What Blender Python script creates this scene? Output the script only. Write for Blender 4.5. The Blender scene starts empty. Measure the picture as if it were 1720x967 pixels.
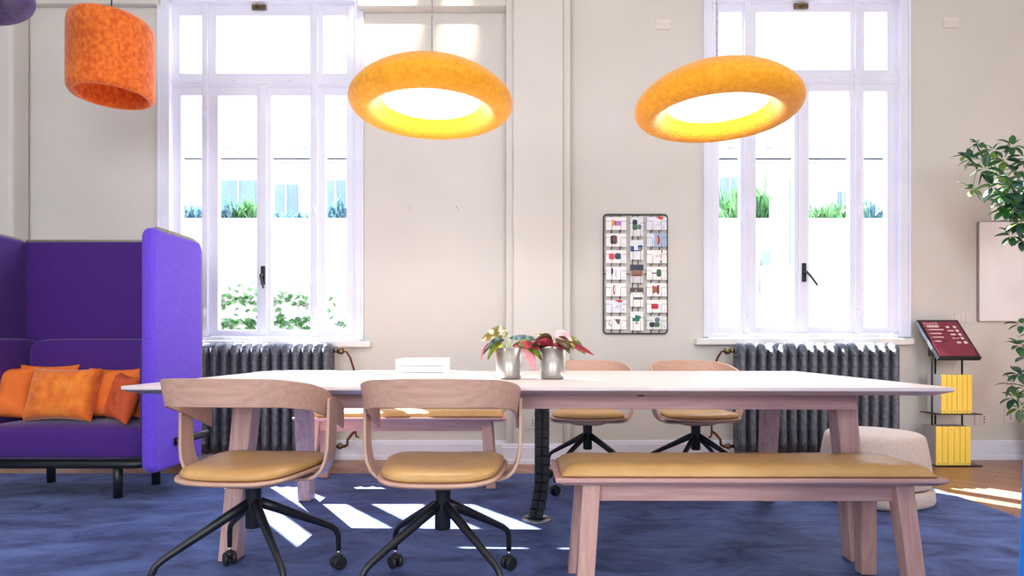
import bpy, bmesh, math, random
from math import sin, cos, pi, radians as R
from mathutils import Vector, Matrix, noise
random.seed(7)
SC = bpy.context.scene
COL = SC.collection
F = 1000.0; CX = 870.0; HZ = 577.0; CH = 0.894      # focal length in px, vanishing point, eye height
WY = 4.62                                           # window wall

def P(px, py, Y):
    return Vector(((px-CX)*Y/F, Y, CH-(py-HZ)*Y/F))
def PX(px, Y): return (px-CX)*Y/F
def PZ(py, Y): return CH-(py-HZ)*Y/F

# ------------------------------------------------------------ materials
def lin(c):
    return tuple(((v/255.0)/12.92 if v/255.0 <= 0.04045 else ((v/255.0+0.055)/1.055)**2.4) for v in c)
def new_mat(name):
    m = bpy.data.materials.new(name); m.use_nodes = True
    nt = m.node_tree
    b = nt.nodes['Principled BSDF']
    return m, nt, b
def mat(name, col, rough=0.5, metal=0.0, col2=None, scale=8.0, stretch=None, bump=0.0, bscale=60.0,
        sheen=0.0, spec=0.5, coords='Object', contrast=(0.35, 0.65), detail=4.0, coat=0.0, distort=0.0):
    m, nt, b = new_mat(name)
    c = lin(col)
    b.inputs['Base Color'].default_value = (*c, 1)
    b.inputs['Roughness'].default_value = rough
    b.inputs['Metallic'].default_value = metal
    b.inputs['Specular IOR Level'].default_value = spec
    b.inputs['Coat Weight'].default_value = coat
    if sheen:
        b.inputs['Sheen Weight'].default_value = sheen
        b.inputs['Sheen Roughness'].default_value = 0.4
    tc = nt.nodes.new('ShaderNodeTexCoord')
    mp = nt.nodes.new('ShaderNodeMapping')
    nt.links.new(tc.outputs[coords], mp.inputs['Vector'])
    if stretch: mp.inputs['Scale'].default_value = stretch
    if col2:
        n = nt.nodes.new('ShaderNodeTexNoise'); n.inputs['Scale'].default_value = scale
        n.inputs['Detail'].default_value = detail; n.inputs['Distortion'].default_value = distort
        nt.links.new(mp.outputs[0], n.inputs['Vector'])
        r = nt.nodes.new('ShaderNodeValToRGB')
        r.color_ramp.elements[0].position = contrast[0]; r.color_ramp.elements[1].position = contrast[1]
        r.color_ramp.elements[0].color = (*c, 1); r.color_ramp.elements[1].color = (*lin(col2), 1)
        nt.links.new(n.outputs['Fac'], r.inputs['Fac'])
        nt.links.new(r.outputs['Color'], b.inputs['Base Color'])
    if bump:
        n2 = nt.nodes.new('ShaderNodeTexNoise'); n2.inputs['Scale'].default_value = bscale
        n2.inputs['Detail'].default_value = 3.0
        nt.links.new(mp.outputs[0], n2.inputs['Vector'])
        bp = nt.nodes.new('ShaderNodeBump'); bp.inputs['Strength'].default_value = bump
        bp.inputs['Distance'].default_value = 0.01
        nt.links.new(n2.outputs['Fac'], bp.inputs['Height'])
        nt.links.new(bp.outputs['Normal'], b.inputs['Normal'])
    return m
def wood(name, col, col2, axis, rough=0.5, scale=3.0, spec=0.4):
    st = {'x': (1.2, 22, 22), 'y': (22, 1.2, 22), 'z': (22, 22, 1.2)}[axis]
    return mat(name, col, rough, col2=col2, scale=scale, stretch=st, contrast=(0.3, 0.7), detail=5, spec=spec,
               bump=0.08, bscale=8, distort=0.4)
def emis(name, col, s):
    m, nt, b = new_mat(name)
    b.inputs['Base Color'].default_value = (*lin(col), 1)
    b.inputs['Emission Color'].default_value = (*lin(col), 1)
    b.inputs['Emission Strength'].default_value = s
    return m

M = {}
M['wall'] = mat('wall_plaster', (214, 211, 206), 0.9, col2=(208, 206, 200), scale=1.3, bump=0.08, bscale=30, spec=0.2)
M['ceiling'] = mat('ceiling_paint', (235, 232, 228), 0.9, col2=(230, 228, 224), scale=1.0, spec=0.2)
M['white'] = mat('white_gloss_paint', (232, 235, 250), 0.4, col2=(226, 229, 246), scale=4, spec=0.4)
M['sillm'] = mat('white_sill_paint', (238, 238, 238), 0.35, col2=(230, 230, 230), scale=3)
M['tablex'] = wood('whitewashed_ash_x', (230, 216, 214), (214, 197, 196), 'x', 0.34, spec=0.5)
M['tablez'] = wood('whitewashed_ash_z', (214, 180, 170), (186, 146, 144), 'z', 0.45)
M['apron_shadex'] = wood('pink_ash_apron_shaded', (190, 152, 150), (166, 126, 130), 'x', 0.5)  # pink ash, darkened to paint in the shade under the table overhang
M['benchx'] = wood('pale_pink_ash_x', (208, 168, 158), (188, 142, 136), 'x', 0.45)
M['benchz'] = wood('pale_pink_ash_z', (210, 170, 156), (186, 142, 134), 'z', 0.45)
M['ply'] = wood('beech_ply', (206, 168, 148), (190, 150, 132), 'x', 0.42)
M['plyz'] = wood('beech_ply_upright', (206, 170, 150), (188, 150, 134), 'z', 0.42)
M['leather'] = mat('tan_leather', (204, 164, 104), 0.40, col2=(186, 142, 84), scale=7, bump=0.12, bscale=90, contrast=(0.3, 0.75))
M['black'] = mat('black_powder_coat', (22, 24, 30), 0.38, col2=(28, 30, 36), scale=20, bump=0.03, bscale=200)
M['rubber'] = mat('black_rubber', (26, 26, 30), 0.5, col2=(34, 34, 38), scale=20)
M['chrome'] = mat('chrome', (200, 200, 205), 0.15, 1.0, col2=(190, 190, 195), scale=10)
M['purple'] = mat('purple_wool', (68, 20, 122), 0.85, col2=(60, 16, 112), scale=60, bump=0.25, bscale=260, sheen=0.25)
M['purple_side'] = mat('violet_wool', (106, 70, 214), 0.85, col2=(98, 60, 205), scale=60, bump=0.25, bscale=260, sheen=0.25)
M['zip'] = mat('olive_zip_band', (140, 140, 124), 0.7, col2=(128, 128, 112), scale=30)
M['orange_vel'] = mat('orange_velvet', (222, 108, 26), 0.8, col2=(240, 136, 40), scale=14, sheen=0.4, bump=0.3, bscale=60, contrast=(0.4, 0.62))
M['orange_pl'] = mat('orange_cotton', (236, 122, 44), 0.85, col2=(228, 112, 38), scale=8, bump=0.15, bscale=120)
M['rust'] = mat('rust_cotton', (205, 88, 44), 0.85, col2=(190, 78, 38), scale=8, bump=0.15, bscale=120)
M['felt_or'] = mat('orange_felt', (212, 90, 22), 0.9, col2=(238, 126, 40), scale=34, stretch=(1.4, 1.4, 1), bump=0.4, bscale=80, sheen=0.3, contrast=(0.38, 0.64), distort=0.5)
M['felt_ye'] = mat('yellow_felt', (228, 152, 20), 0.9, col2=(240, 168, 30), scale=50, bump=0.4, bscale=80, sheen=0.3, contrast=(0.38, 0.64), distort=0.5)
M['felt_pu'] = mat('purple_felt', (70, 48, 100), 0.9, col2=(96, 66, 130), scale=22, bump=0.4, bscale=80, sheen=0.3)
M['felt_pu2'] = mat('lilac_felt', (140, 96, 165), 0.9, col2=(160, 110, 180), scale=22, bump=0.4, bscale=80, sheen=0.3)
M['cast'] = mat('dark_cast_iron', (84, 88, 100), 0.45, 0.25, col2=(110, 114, 126), scale=30, bump=0.3, bscale=45, contrast=(0.42, 0.62))
M['copper'] = mat('copper_pipe', (132, 66, 48), 0.35, 0.8, col2=(96, 50, 40), scale=25)
M['brass'] = mat('old_brass', (140, 120, 90), 0.35, 0.9, col2=(100, 84, 66), scale=40)
M['pot'] = mat('brushed_pewter', (176, 174, 168), 0.36, 0.75, col2=(168, 166, 160), scale=12)
M['soil'] = mat('potting_soil', (52, 40, 32), 0.95, col2=(80, 62, 48), scale=60, bump=0.6, bscale=90)
M['paper'] = mat('white_paper', (226, 226, 228), 0.7, col2=(220, 220, 222), scale=4)
M['pages'] = mat('page_edges', (226, 226, 226), 0.8, col2=(205, 205, 208), scale=3, stretch=(1, 1, 160))
M['ink'] = mat('grey_print', (120, 120, 124), 0.7, col2=(100, 100, 104), scale=30)
M['pouf'] = mat('beige_wool', (212, 196, 184), 0.95, col2=(202, 184, 172), scale=70, bump=0.3, bscale=220, sheen=0.2)
M['seam'] = mat('dark_seam', (92, 82, 76), 0.9, col2=(80, 72, 66), scale=30)
M['yellow'] = mat('yellow_card', (250, 220, 96), 0.5, col2=(246, 212, 84), scale=5)
M['greycard'] = mat('grey_card', (176, 168, 170), 0.7, col2=(166, 158, 160), scale=8)
M['darkcard'] = mat('dark_card', (70, 72, 76), 0.7, col2=(60, 62, 66), scale=8)
M['steel'] = mat('brushed_steel', (170, 178, 190), 0.25, 0.9, col2=(150, 160, 175), scale=30)
M['screen'] = mat('burgundy_display', (128, 44, 66), 0.25, col2=(140, 56, 72), scale=5, contrast=(0.4, 0.7))
M['scr_txt'] = mat('screen_print', (236, 214, 212), 0.5, col2=(226, 200, 200), scale=5)
M['bluefab'] = mat('bright_blue_fabric', (14, 136, 238), 0.8, col2=(8, 126, 230), scale=30, bump=0.2, bscale=200, sheen=0.2)
M['board'] = mat('white_enamel', (252, 250, 252), 0.3, col2=(236, 232, 235), scale=2)
M['boardedge'] = mat('grey_alu_edge', (170, 160, 152), 0.4, 0.5, col2=(160, 150, 142), scale=10)
M['plastic'] = mat('ivory_plastic', (222, 216, 210), 0.45, col2=(216, 210, 205), scale=4)
M['planter'] = mat('dark_brown_planter', (66, 46, 42), 0.5, col2=(56, 40, 38), scale=6)
M['teal'] = mat('teal_frame', (20, 108, 112), 0.5, col2=(16, 98, 104), scale=6)
M['cord'] = mat('grey_twisted_cord', (190, 190, 192), 0.6, col2=(120, 120, 124), scale=3, stretch=(60, 60, 60))
M['gap'] = mat('dark_gap', (30, 26, 28), 0.9, col2=(24, 22, 24), scale=6)
M['bark'] = mat('green_brown_stem', (96, 92, 60), 0.8, col2=(78, 70, 50), scale=30)
M['leafg'] = mat('glossy_green_leaf', (52, 104, 44), 0.35, col2=(34, 76, 66), scale=9, contrast=(0.4, 0.6))
M['leafy'] = mat('yellow_green_leaf', (120, 150, 50), 0.35, col2=(80, 120, 44), scale=14)
def leaf_mat(name, c1, c2, tr=0.35):
    m, nt, b = new_mat(name)
    tc = nt.nodes.new('ShaderNodeTexCoord')
    w = nt.nodes.new('ShaderNodeTexNoise'); w.inputs['Scale'].default_value = 35
    nt.links.new(tc.outputs['Object'], w.inputs['Vector'])
    r = nt.nodes.new('ShaderNodeValToRGB'); r.color_ramp.elements[0].position = 0.42; r.color_ramp.elements[1].position = 0.56
    r.color_ramp.elements[0].color = (*lin(c1), 1); r.color_ramp.elements[1].color = (*lin(c2), 1)
    nt.links.new(w.outputs['Fac'], r.inputs['Fac'])
    nt.links.new(r.outputs['Color'], b.inputs['Base Color'])
    b.inputs['Roughness'].default_value = 0.4
    t = nt.nodes.new('ShaderNodeBsdfTranslucent'); nt.links.new(r.outputs['Color'], t.inputs['Color'])
    mx = nt.nodes.new('ShaderNodeMixShader'); mx.inputs[0].default_value = tr
    nt.links.new(b.outputs[0], mx.inputs[1]); nt.links.new(t.outputs[0], mx.inputs[2])
    nt.links.new(mx.outputs[0], nt.nodes['Material Output'].inputs['Surface'])
    return m
M['lf_pink'] = leaf_mat('pink_leaf_underside', (196, 60, 84), (150, 36, 60))
M['lf_var'] = leaf_mat('variegated_leaf', (250, 248, 232), (150, 134, 62))
M['lf_green'] = leaf_mat('olive_striped_leaf', (150, 160, 40), (96, 100, 34))
M['lf_bluegreen'] = leaf_mat('blue_green_leaf', (70, 98, 96), (150, 176, 178))
M['lf_pale'] = leaf_mat('pale_pink_leaf', (246, 206, 212), (240, 180, 190))
M['lf_brown'] = leaf_mat('bronze_leaf', (104, 76, 32), (70, 48, 26))
M['stemg'] = mat('pale_green_stem', (196, 206, 150), 0.5, col2=(180, 190, 130), scale=20)
# outside
M['stucco'] = mat('garden_wall_render', (176, 176, 180), 0.95, col2=(150, 154, 164), scale=2.5, contrast=(0.4, 0.75))
M['hedge1'] = leaf_mat('garden_green', (52, 92, 62), (74, 116, 62))
M['hedge2'] = leaf_mat('garden_blue_green', (52, 82, 100), (78, 108, 112))
M['facade'] = mat('pale_facade', (160, 164, 176), 0.9, col2=(150, 155, 168), scale=1.5)
M['roofm'] = mat('pale_roof', (176, 184, 204), 0.8, col2=(166, 174, 196), scale=3)
M['shadeb'] = mat('bluish_window', (84, 104, 142), 0.6, col2=(74, 94, 132), scale=2)
M['gravel'] = mat('garden_soil', (96, 104, 92), 0.95, col2=(80, 90, 76), scale=20)
m, nt, b = new_mat('garden_brick'); M['gbrick'] = m
tc = nt.nodes.new('ShaderNodeTexCoord'); mp = nt.nodes.new('ShaderNodeMapping'); mp.inputs['Rotation'].default_value = (pi/2, 0, 0)
br = nt.nodes.new('ShaderNodeTexBrick'); br.inputs['Scale'].default_value = 3.2
br.inputs['Color1'].default_value = (*lin((150, 148, 150)), 1); br.inputs['Color2'].default_value = (*lin((132, 132, 138)), 1)
br.inputs['Mortar'].default_value = (*lin((176, 174, 174)), 1)
nt.links.new(tc.outputs['Object'], mp.inputs[0]); nt.links.new(mp.outputs[0], br.inputs['Vector'])
nt.links.new(br.outputs['Color'], b.inputs['Base Color']); b.inputs['Roughness'].default_value = 0.95

# glass that lets daylight through
m, nt, b = new_mat('window_glass'); M['glass'] = m
nt.nodes.remove(b)
tr = nt.nodes.new('ShaderNodeBsdfTransparent'); gl = nt.nodes.new('ShaderNodeBsdfGlossy')
gl.inputs['Roughness'].default_value = 0.02
lw = nt.nodes.new('ShaderNodeLayerWeight'); lw.inputs['Blend'].default_value = 0.5
fr = nt.nodes.new('ShaderNodeMath'); fr.operation = 'POWER'; fr.inputs[1].default_value = 5.0
nt.links.new(lw.outputs['Facing'], fr.inputs[0])
mx = nt.nodes.new('ShaderNodeMixShader')
nt.links.new(fr.outputs[0], mx.inputs[0]); nt.links.new(tr.outputs[0], mx.inputs[1]); nt.links.new(gl.outputs[0], mx.inputs[2])
nt.links.new(mx.outputs[0], nt.nodes['Material Output'].inputs['Surface'])

# parquet
m, nt, b = new_mat('oak_parquet'); M['parquet'] = m
tc = nt.nodes.new('ShaderNodeTexCoord'); mp = nt.nodes.new('ShaderNodeMapping'); mp.inputs['Rotation'].default_value = (0, 0, R(45))
br = nt.nodes.new('ShaderNodeTexBrick'); br.inputs['Scale'].default_value = 2.4; br.offset = 0.5
br.inputs['Brick Width'].default_value = 0.9; br.inputs['Row Height'].default_value = 0.17
br.inputs['Mortar Size'].default_value = 0.006
br.inputs['Color1'].default_value = (*lin((186, 136, 104)), 1); br.inputs['Color2'].default_value = (*lin((160, 108, 80)), 1)
br.inputs['Mortar'].default_value = (*lin((110, 70, 50)), 1)
nz = nt.nodes.new('ShaderNodeTexNoise'); nz.inputs['Scale'].default_value = 9; nz.inputs['Detail'].default_value = 6
mxc = nt.nodes.new('ShaderNodeMixRGB'); mxc.blend_type = 'MULTIPLY'; mxc.inputs[0].default_value = 0.3
nt.links.new(tc.outputs['Object'], mp.inputs[0]); nt.links.new(mp.outputs[0], br.inputs['Vector']); nt.links.new(mp.outputs[0], nz.inputs['Vector'])
nt.links.new(br.outputs['Color'], mxc.inputs[1]); nt.links.new(nz.outputs['Color'], mxc.inputs[2])
nt.links.new(mxc.outputs[0], b.inputs['Base Color']); b.inputs['Roughness'].default_value = 0.35

# rug: brushed pile
m, nt, b = new_mat('blue_pile'); M['rug'] = m
tc = nt.nodes.new('ShaderNodeTexCoord'); mp = nt.nodes.new('ShaderNodeMapping'); mp.inputs['Scale'].default_value = (1.0, 2.0, 1)
nz = nt.nodes.new('ShaderNodeTexNoise'); nz.inputs['Scale'].default_value = 2.6; nz.inputs['Detail'].default_value = 12; nz.inputs['Roughness'].default_value = 0.74
nz.inputs['Distortion'].default_value = 0.7
r = nt.nodes.new('ShaderNodeValToRGB')
r.color_ramp.elements[0].position = 0.38; r.color_ramp.elements[1].position = 0.62
r.color_ramp.elements[0].color = (*lin((28, 48, 102)), 1); r.color_ramp.elements[1].color = (*lin((88, 112, 172)), 1)
nt.links.new(tc.outputs['Object'], mp.inputs[0]); nt.links.new(mp.outputs[0], nz.inputs['Vector']); nt.links.new(nz.outputs['Fac'], r.inputs['Fac'])
nf = nt.nodes.new('ShaderNodeTexNoise'); nf.inputs['Scale'].default_value = 260; nt.links.new(tc.outputs['Object'], nf.inputs['Vector'])
mxc = nt.nodes.new('ShaderNodeMixRGB'); mxc.blend_type = 'MULTIPLY'; mxc.inputs[0].default_value = 0.5
nt.links.new(r.outputs['Color'], mxc.inputs[1]); nt.links.new(nf.outputs['Color'], mxc.inputs[2])
nt.links.new(r.outputs['Color'], b.inputs['Base Color'])
bp = nt.nodes.new('ShaderNodeBump'); bp.inputs['Strength'].default_value = 0.6; bp.inputs['Distance'].default_value = 0.006
nt.links.new(nf.outputs['Fac'], bp.inputs['Height']); nt.links.new(bp.outputs['Normal'], b.inputs['Normal'])
b.inputs['Roughness'].default_value = 0.6; b.inputs['Sheen Weight'].default_value = 0.08; b.inputs['Specular IOR Level'].default_value = 0.2

# ------------------------------------------------------------ mesh helpers
def finish(name, bm, material, parent=None, smooth=None, bevel=0.0, subsurf=0, loc=None, rot=None, seg=2):
    bmesh.ops.recalc_face_normals(bm, faces=bm.faces)
    me = bpy.data.meshes.new(name); bm.to_mesh(me); bm.free()
    mats = material if isinstance(material, (list, tuple)) else [material]
    for mm in mats: me.materials.append(mm)
    o = bpy.data.objects.new(name, me); COL.objects.link(o)
    if parent is not None: o.parent = parent
    if loc is not None: o.location = loc
    if rot is not None: o.rotation_euler = rot
    if smooth is not None:
        me.shade_smooth() if smooth else None
    if bevel:
        md = o.modifiers.new('bevel', 'BEVEL'); md.width = bevel; md.segments = seg; md.limit_method = 'ANGLE'
        md.angle_limit = R(35); me.shade_smooth(); md.harden_normals = False
        wn = o.modifiers.new('wn', 'WEIGHTED_NORMAL')
    if subsurf:
        md = o.modifiers.new('sub', 'SUBSURF'); md.levels = subsurf; md.render_levels = subsurf; me.shade_smooth()
    return o
def NB(): return bmesh.new()
def box(bm, x0, x1, y0, y1, z0, z1, mi=0):
    vs = [bm.verts.new(p) for p in ((x0,y0,z0),(x1,y0,z0),(x1,y1,z0),(x0,y1,z0),(x0,y0,z1),(x1,y0,z1),(x1,y1,z1),(x0,y1,z1))]
    fs = []
    for f in ((0,3,2,1),(4,5,6,7),(0,1,5,4),(1,2,6,5),(2,3,7,6),(3,0,4,7)):
        fc = bm.faces.new([vs[i] for i in f]); fc.material_index = mi; fs.append(fc)
    return vs, fs
def hexa(bm, pts, mi=0):
    vs = [bm.verts.new(p) for p in pts]
    for f in ((0,3,2,1),(4,5,6,7),(0,1,5,4),(1,2,6,5),(2,3,7,6),(3,0,4,7)):
        bm.faces.new([vs[i] for i in f]).material_index = mi
def tube(bm, pts, rad, n=10, cap=True, mi=0, flat=None):
    """round tube through pts; rad number or list; flat = (sx, sz) squash"""
    pts = [Vector(p) for p in pts]
    rs = rad if isinstance(rad, (list, tuple)) else [rad]*len(pts)
    rings = []; prev = None
    for i, p in enumerate(pts):
        if i == 0: t = pts[1]-p
        elif i == len(pts)-1: t = p-pts[i-1]
        else: t = (pts[i+1]-p).normalized()+(p-pts[i-1]).normalized()
        t.normalize()
        if prev is None:
            up = Vector((0,0,1)) if abs(t.z) < 0.95 else Vector((0,1,0))
            a = t.cross(up).normalized()
        else:
            a = (prev - t*prev.dot(t)).normalized()
        prev = a
        b2 = t.cross(a)
        sx, sz = flat if flat else (1, 1)
        rings.append([bm.verts.new(p+a*rs[i]*sx*cos(2*pi*k/n)+b2*rs[i]*sz*sin(2*pi*k/n)) for k in range(n)])
    for i in range(len(rings)-1):
        for k in range(n):
            f = bm.faces.new((rings[i][k], rings[i][(k+1)%n], rings[i+1][(k+1)%n], rings[i+1][k])); f.smooth = True; f.material_index = mi
    if cap:
        bm.faces.new(rings[0][::-1]).material_index = mi; bm.faces.new(rings[-1]).material_index = mi
def lathe(bm, prof, n=48, cx=0, cy=0, closed=False, mi=0, sq=2.0, rot=0.0):
    """prof: list of (r,z); sq = superellipse exponent"""
    rings = []
    for r_, z in prof:
        if r_ < 1e-6:
            rings.append([bm.verts.new((cx, cy, z))])
        else:
            ring = []
            for k in range(n):
                a = 2*pi*k/n
                c, s = cos(a), sin(a)
                q = 1.0/((abs(c)**sq+abs(s)**sq)**(1.0/sq))
                ring.append(bm.verts.new((cx+r_*q*cos(a+rot), cy+r_*q*sin(a+rot), z)))
            rings.append(ring)
    L = len(rings)
    for i in range(L if closed else L-1):
        A = rings[i]; B = rings[(i+1) % L]
        if len(A) == 1 and len(B) == 1: continue
        for k in range(n):
            k2 = (k+1) % n
            if len(A) == 1: vs = (A[0], B[k2], B[k])
            elif len(B) == 1: vs = (A[k], A[k2], B[0])
            else: vs = (A[k], A[k2], B[k2], B[k])
            f = bm.faces.new(vs); f.smooth = True; f.material_index = mi
def cyl(bm, cx, cy, z0, z1, r_, n=24, mi=0):
    lathe(bm, [(0, z0), (r_, z0), (r_, z1), (0, z1)], n, cx, cy, mi=mi)
def xcyl(bm, x0, x1, y, z, r_, n=20, mi=0):
    tube(bm, [(x0, y, z), (x1, y, z)], r_, n, mi=mi)
def prism(bm, poly, y0, y1, mi=0, plane='xz'):
    """extrude a polygon; plane xz extruded in y, xy extruded in z, yz extruded in x"""
    def mk(a, b2, t):
        return {'xz': (a, t, b2), 'xy': (a, b2, t), 'yz': (t, a, b2)}[plane]
    A = [bm.verts.new(mk(a, b2, y0)) for a, b2 in poly]; B = [bm.verts.new(mk(a, b2, y1)) for a, b2 in poly]
    n = len(poly)
    bm.faces.new(A).material_index = mi; bm.faces.new(B[::-1]).material_index = mi
    for i in range(n):
        bm.faces.new((A[i], A[(i+1)%n], B[(i+1)%n], B[i])).material_index = mi
def rrect(x0, x1, y0, y1, r_, n=5):
    pts = []
    for cx, cy, a0 in ((x1-r_, y0+r_, -90), (x1-r_, y1-r_, 0), (x0+r_, y1-r_, 90), (x0+r_, y0+r_, 180)):
        for k in range(n+1):
            a = R(a0+90*k/n); pts.append((cx+r_*cos(a), cy+r_*sin(a)))
    return pts
def props(o, label=None, cat=None, group=None, kind=None):
    if label: o['label'] = label
    if cat: o['category'] = cat
    if group: o['group'] = group
    if kind: o['kind'] = kind
    return o
def thing(name, label, cat, loc=(0,0,0), rz=0, group=None, kind=None):
    o = bpy.data.objects.new(name, None); COL.objects.link(o)
    o.empty_display_size = 0.1
    o.location = loc; o.rotation_euler = (0, 0, rz)
    return props(o, label, cat, group, kind)
def kids(o): return [c for c in bpy.data.objects if c.parent is o]
def copy_tree(o, parent=None):
    c = o.copy(); COL.objects.link(c)
    if parent is not None: c.parent = parent
    for ch in kids(o): copy_tree(ch, c)
    return c
def struct(name, bm, material, **k):
    o = finish(name, bm, material, **k); o['kind'] = 'structure'; return o

# ------------------------------------------------------------ room shell
XL, XR, YB, ZC = -4.7, 4.6, -3.6, 4.05
bm = NB(); box(bm, XL-0.2, XR+0.2, YB-0.2, WY+0.2, -0.12, 0.0); struct('floor', bm, M['parquet'])
bm = NB(); box(bm, XL-0.2, XR+0.2, YB-0.2, WY+0.2, ZC, ZC+0.12); struct('ceiling', bm, M['ceiling'])
bm = NB(); box(bm, XL-0.2, XL, YB-0.2, WY+0.2, 0, ZC); struct('wall_left', bm, M['wall'])
bm = NB(); box(bm, XR, XR+0.2, YB-0.2, WY+0.2, 0, ZC); struct('wall_right', bm, M['wall'])

W = {  # window measurements in photograph pixels, taken on the wall plane
 1: dict(cas=(268, 612), case_in=(287, 597), top=-12, ctop=5, bot=571, mid=138,
         up=[(287, 346, 302, 340), (346, 530, 363, 520), (530, 597, 543, 582)], upy=(26, 123),
         lo=[(287, 346, 304, 342), (346, 443, 366, 431), (443, 530, 455, 521), (530, 597, 546, 582)], loy=(160, 554), sill=(250, 621, 572, 583)),
 2: dict(cas=(1180, 1526), case_in=(1195, 1509), top=-12, ctop=3, bot=566, mid=133,
         up=[(1195, 1254, 1208, 1246), (1254, 1439, 1270, 1428), (1439, 1509, 1452, 1490)], upy=(20, 117),
         lo=[(1195, 1254, 1208, 1243), (1254, 1347, 1270, 1334), (1347, 1439, 1359, 1427), (1439, 1509, 1451, 1490)], loy=(153, 549), sill=(1170, 1537, 568, 579)),
}
bm = NB()
xs = [XL, PX(278, WY), PX(604, WY), PX(1190, WY), PX(1518, WY), XR]
zt = PZ(-4, WY)
box(bm, xs[0], xs[1], WY, WY+0.16, 0, ZC); box(bm, xs[2], xs[3], WY, WY+0.16, 0, ZC); box(bm, xs[4], xs[5], WY, WY+0.16, 0, ZC)
for i, k in ((1, 1), (3, 2)):
    zb = PZ(W[k]['bot']+3, WY)
    box(bm, xs[i], xs[i+1], WY, WY+0.16, 0, zb); box(bm, xs[i], xs[i+1], WY, WY+0.16, zt, ZC)
struct('wall_front', bm, M['wall'])
# wall behind the camera with two tall openings
bm = NB()
BO = [(-2.9, -1.1), (0.9, 2.7)]
xx = [XL, -2.9, -1.1, 0.9, 2.7, XR]
for i in (0, 2, 4): box(bm, xx[i], xx[i+1], YB-0.16, YB, 0, ZC)
for a, c in BO: box(bm, a, c, YB-0.16, YB, 0, 0.85); box(bm, a, c, YB-0.16, YB, 3.5, ZC)
struct('wall_back', bm, M['wall'])

# pilasters
def pilaster(name, x0, x1, yf, ys):
    bm = NB()
    box(bm, x0, x1, ys, WY-0.001, 0, ZC-0.001)
    box(bm, x0+0.055, x1-0.06, yf, ys+0.001, 0, ZC-0.001)
    return struct(name, bm, M['wall'], bevel=0.006)
pilaster('wall_pilaster', PX(850, 4.50), PX(958, 4.50), 4.455, 4.50)
bm = NB(); box(bm, XL+0.001, PX(19, 4.44), 4.44, WY-0.001, 0, ZC-0.001)
struct('wall_pilaster_left', bm, M['wall'], bevel=0.03, seg=4)
# shallow beam between window and pilaster, and to the left of the window
bm = NB(); box(bm, PX(606, WY), PX(850, 4.5), WY-0.10, WY-0.001, PZ(10, WY-0.1), ZC-0.001); struct('trim_1', bm, M['wall'], bevel=0.008)
bm = NB(); box(bm, PX(19, 4.44), PX(272, WY), WY-0.06, WY-0.001, PZ(6, WY-0.06), ZC-0.001); struct('trim_2', bm, M['wall'], bevel=0.008)

# baseboards
def baseboard(name, x0, x1, yw, h=0.148):
    bm = NB()
    yf = yw-0.03
    poly = [(yw-0.001, 0), (yf-0.008, 0), (yf-0.008, 0.028), (yf, 0.034), (yf, h-0.028), (yf+0.006, h-0.022), (yf+0.006, h-0.012), (yf+0.016, h), (yw-0.001, h)]
    prism(bm, poly, x0, x1, plane='yz')
    return struct(name, bm, M['white'])
baseboard('baseboard_left', PX(19, 4.44), PX(850, 4.5)-0.001, WY)
baseboard('baseboard_pilaster', PX(850, 4.5)-0.03, PX(958, 4.5)+0.03, 4.455)
baseboard('baseboard_right', PX(958, 4.5)+0.031, XR-0.001, WY)

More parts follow.
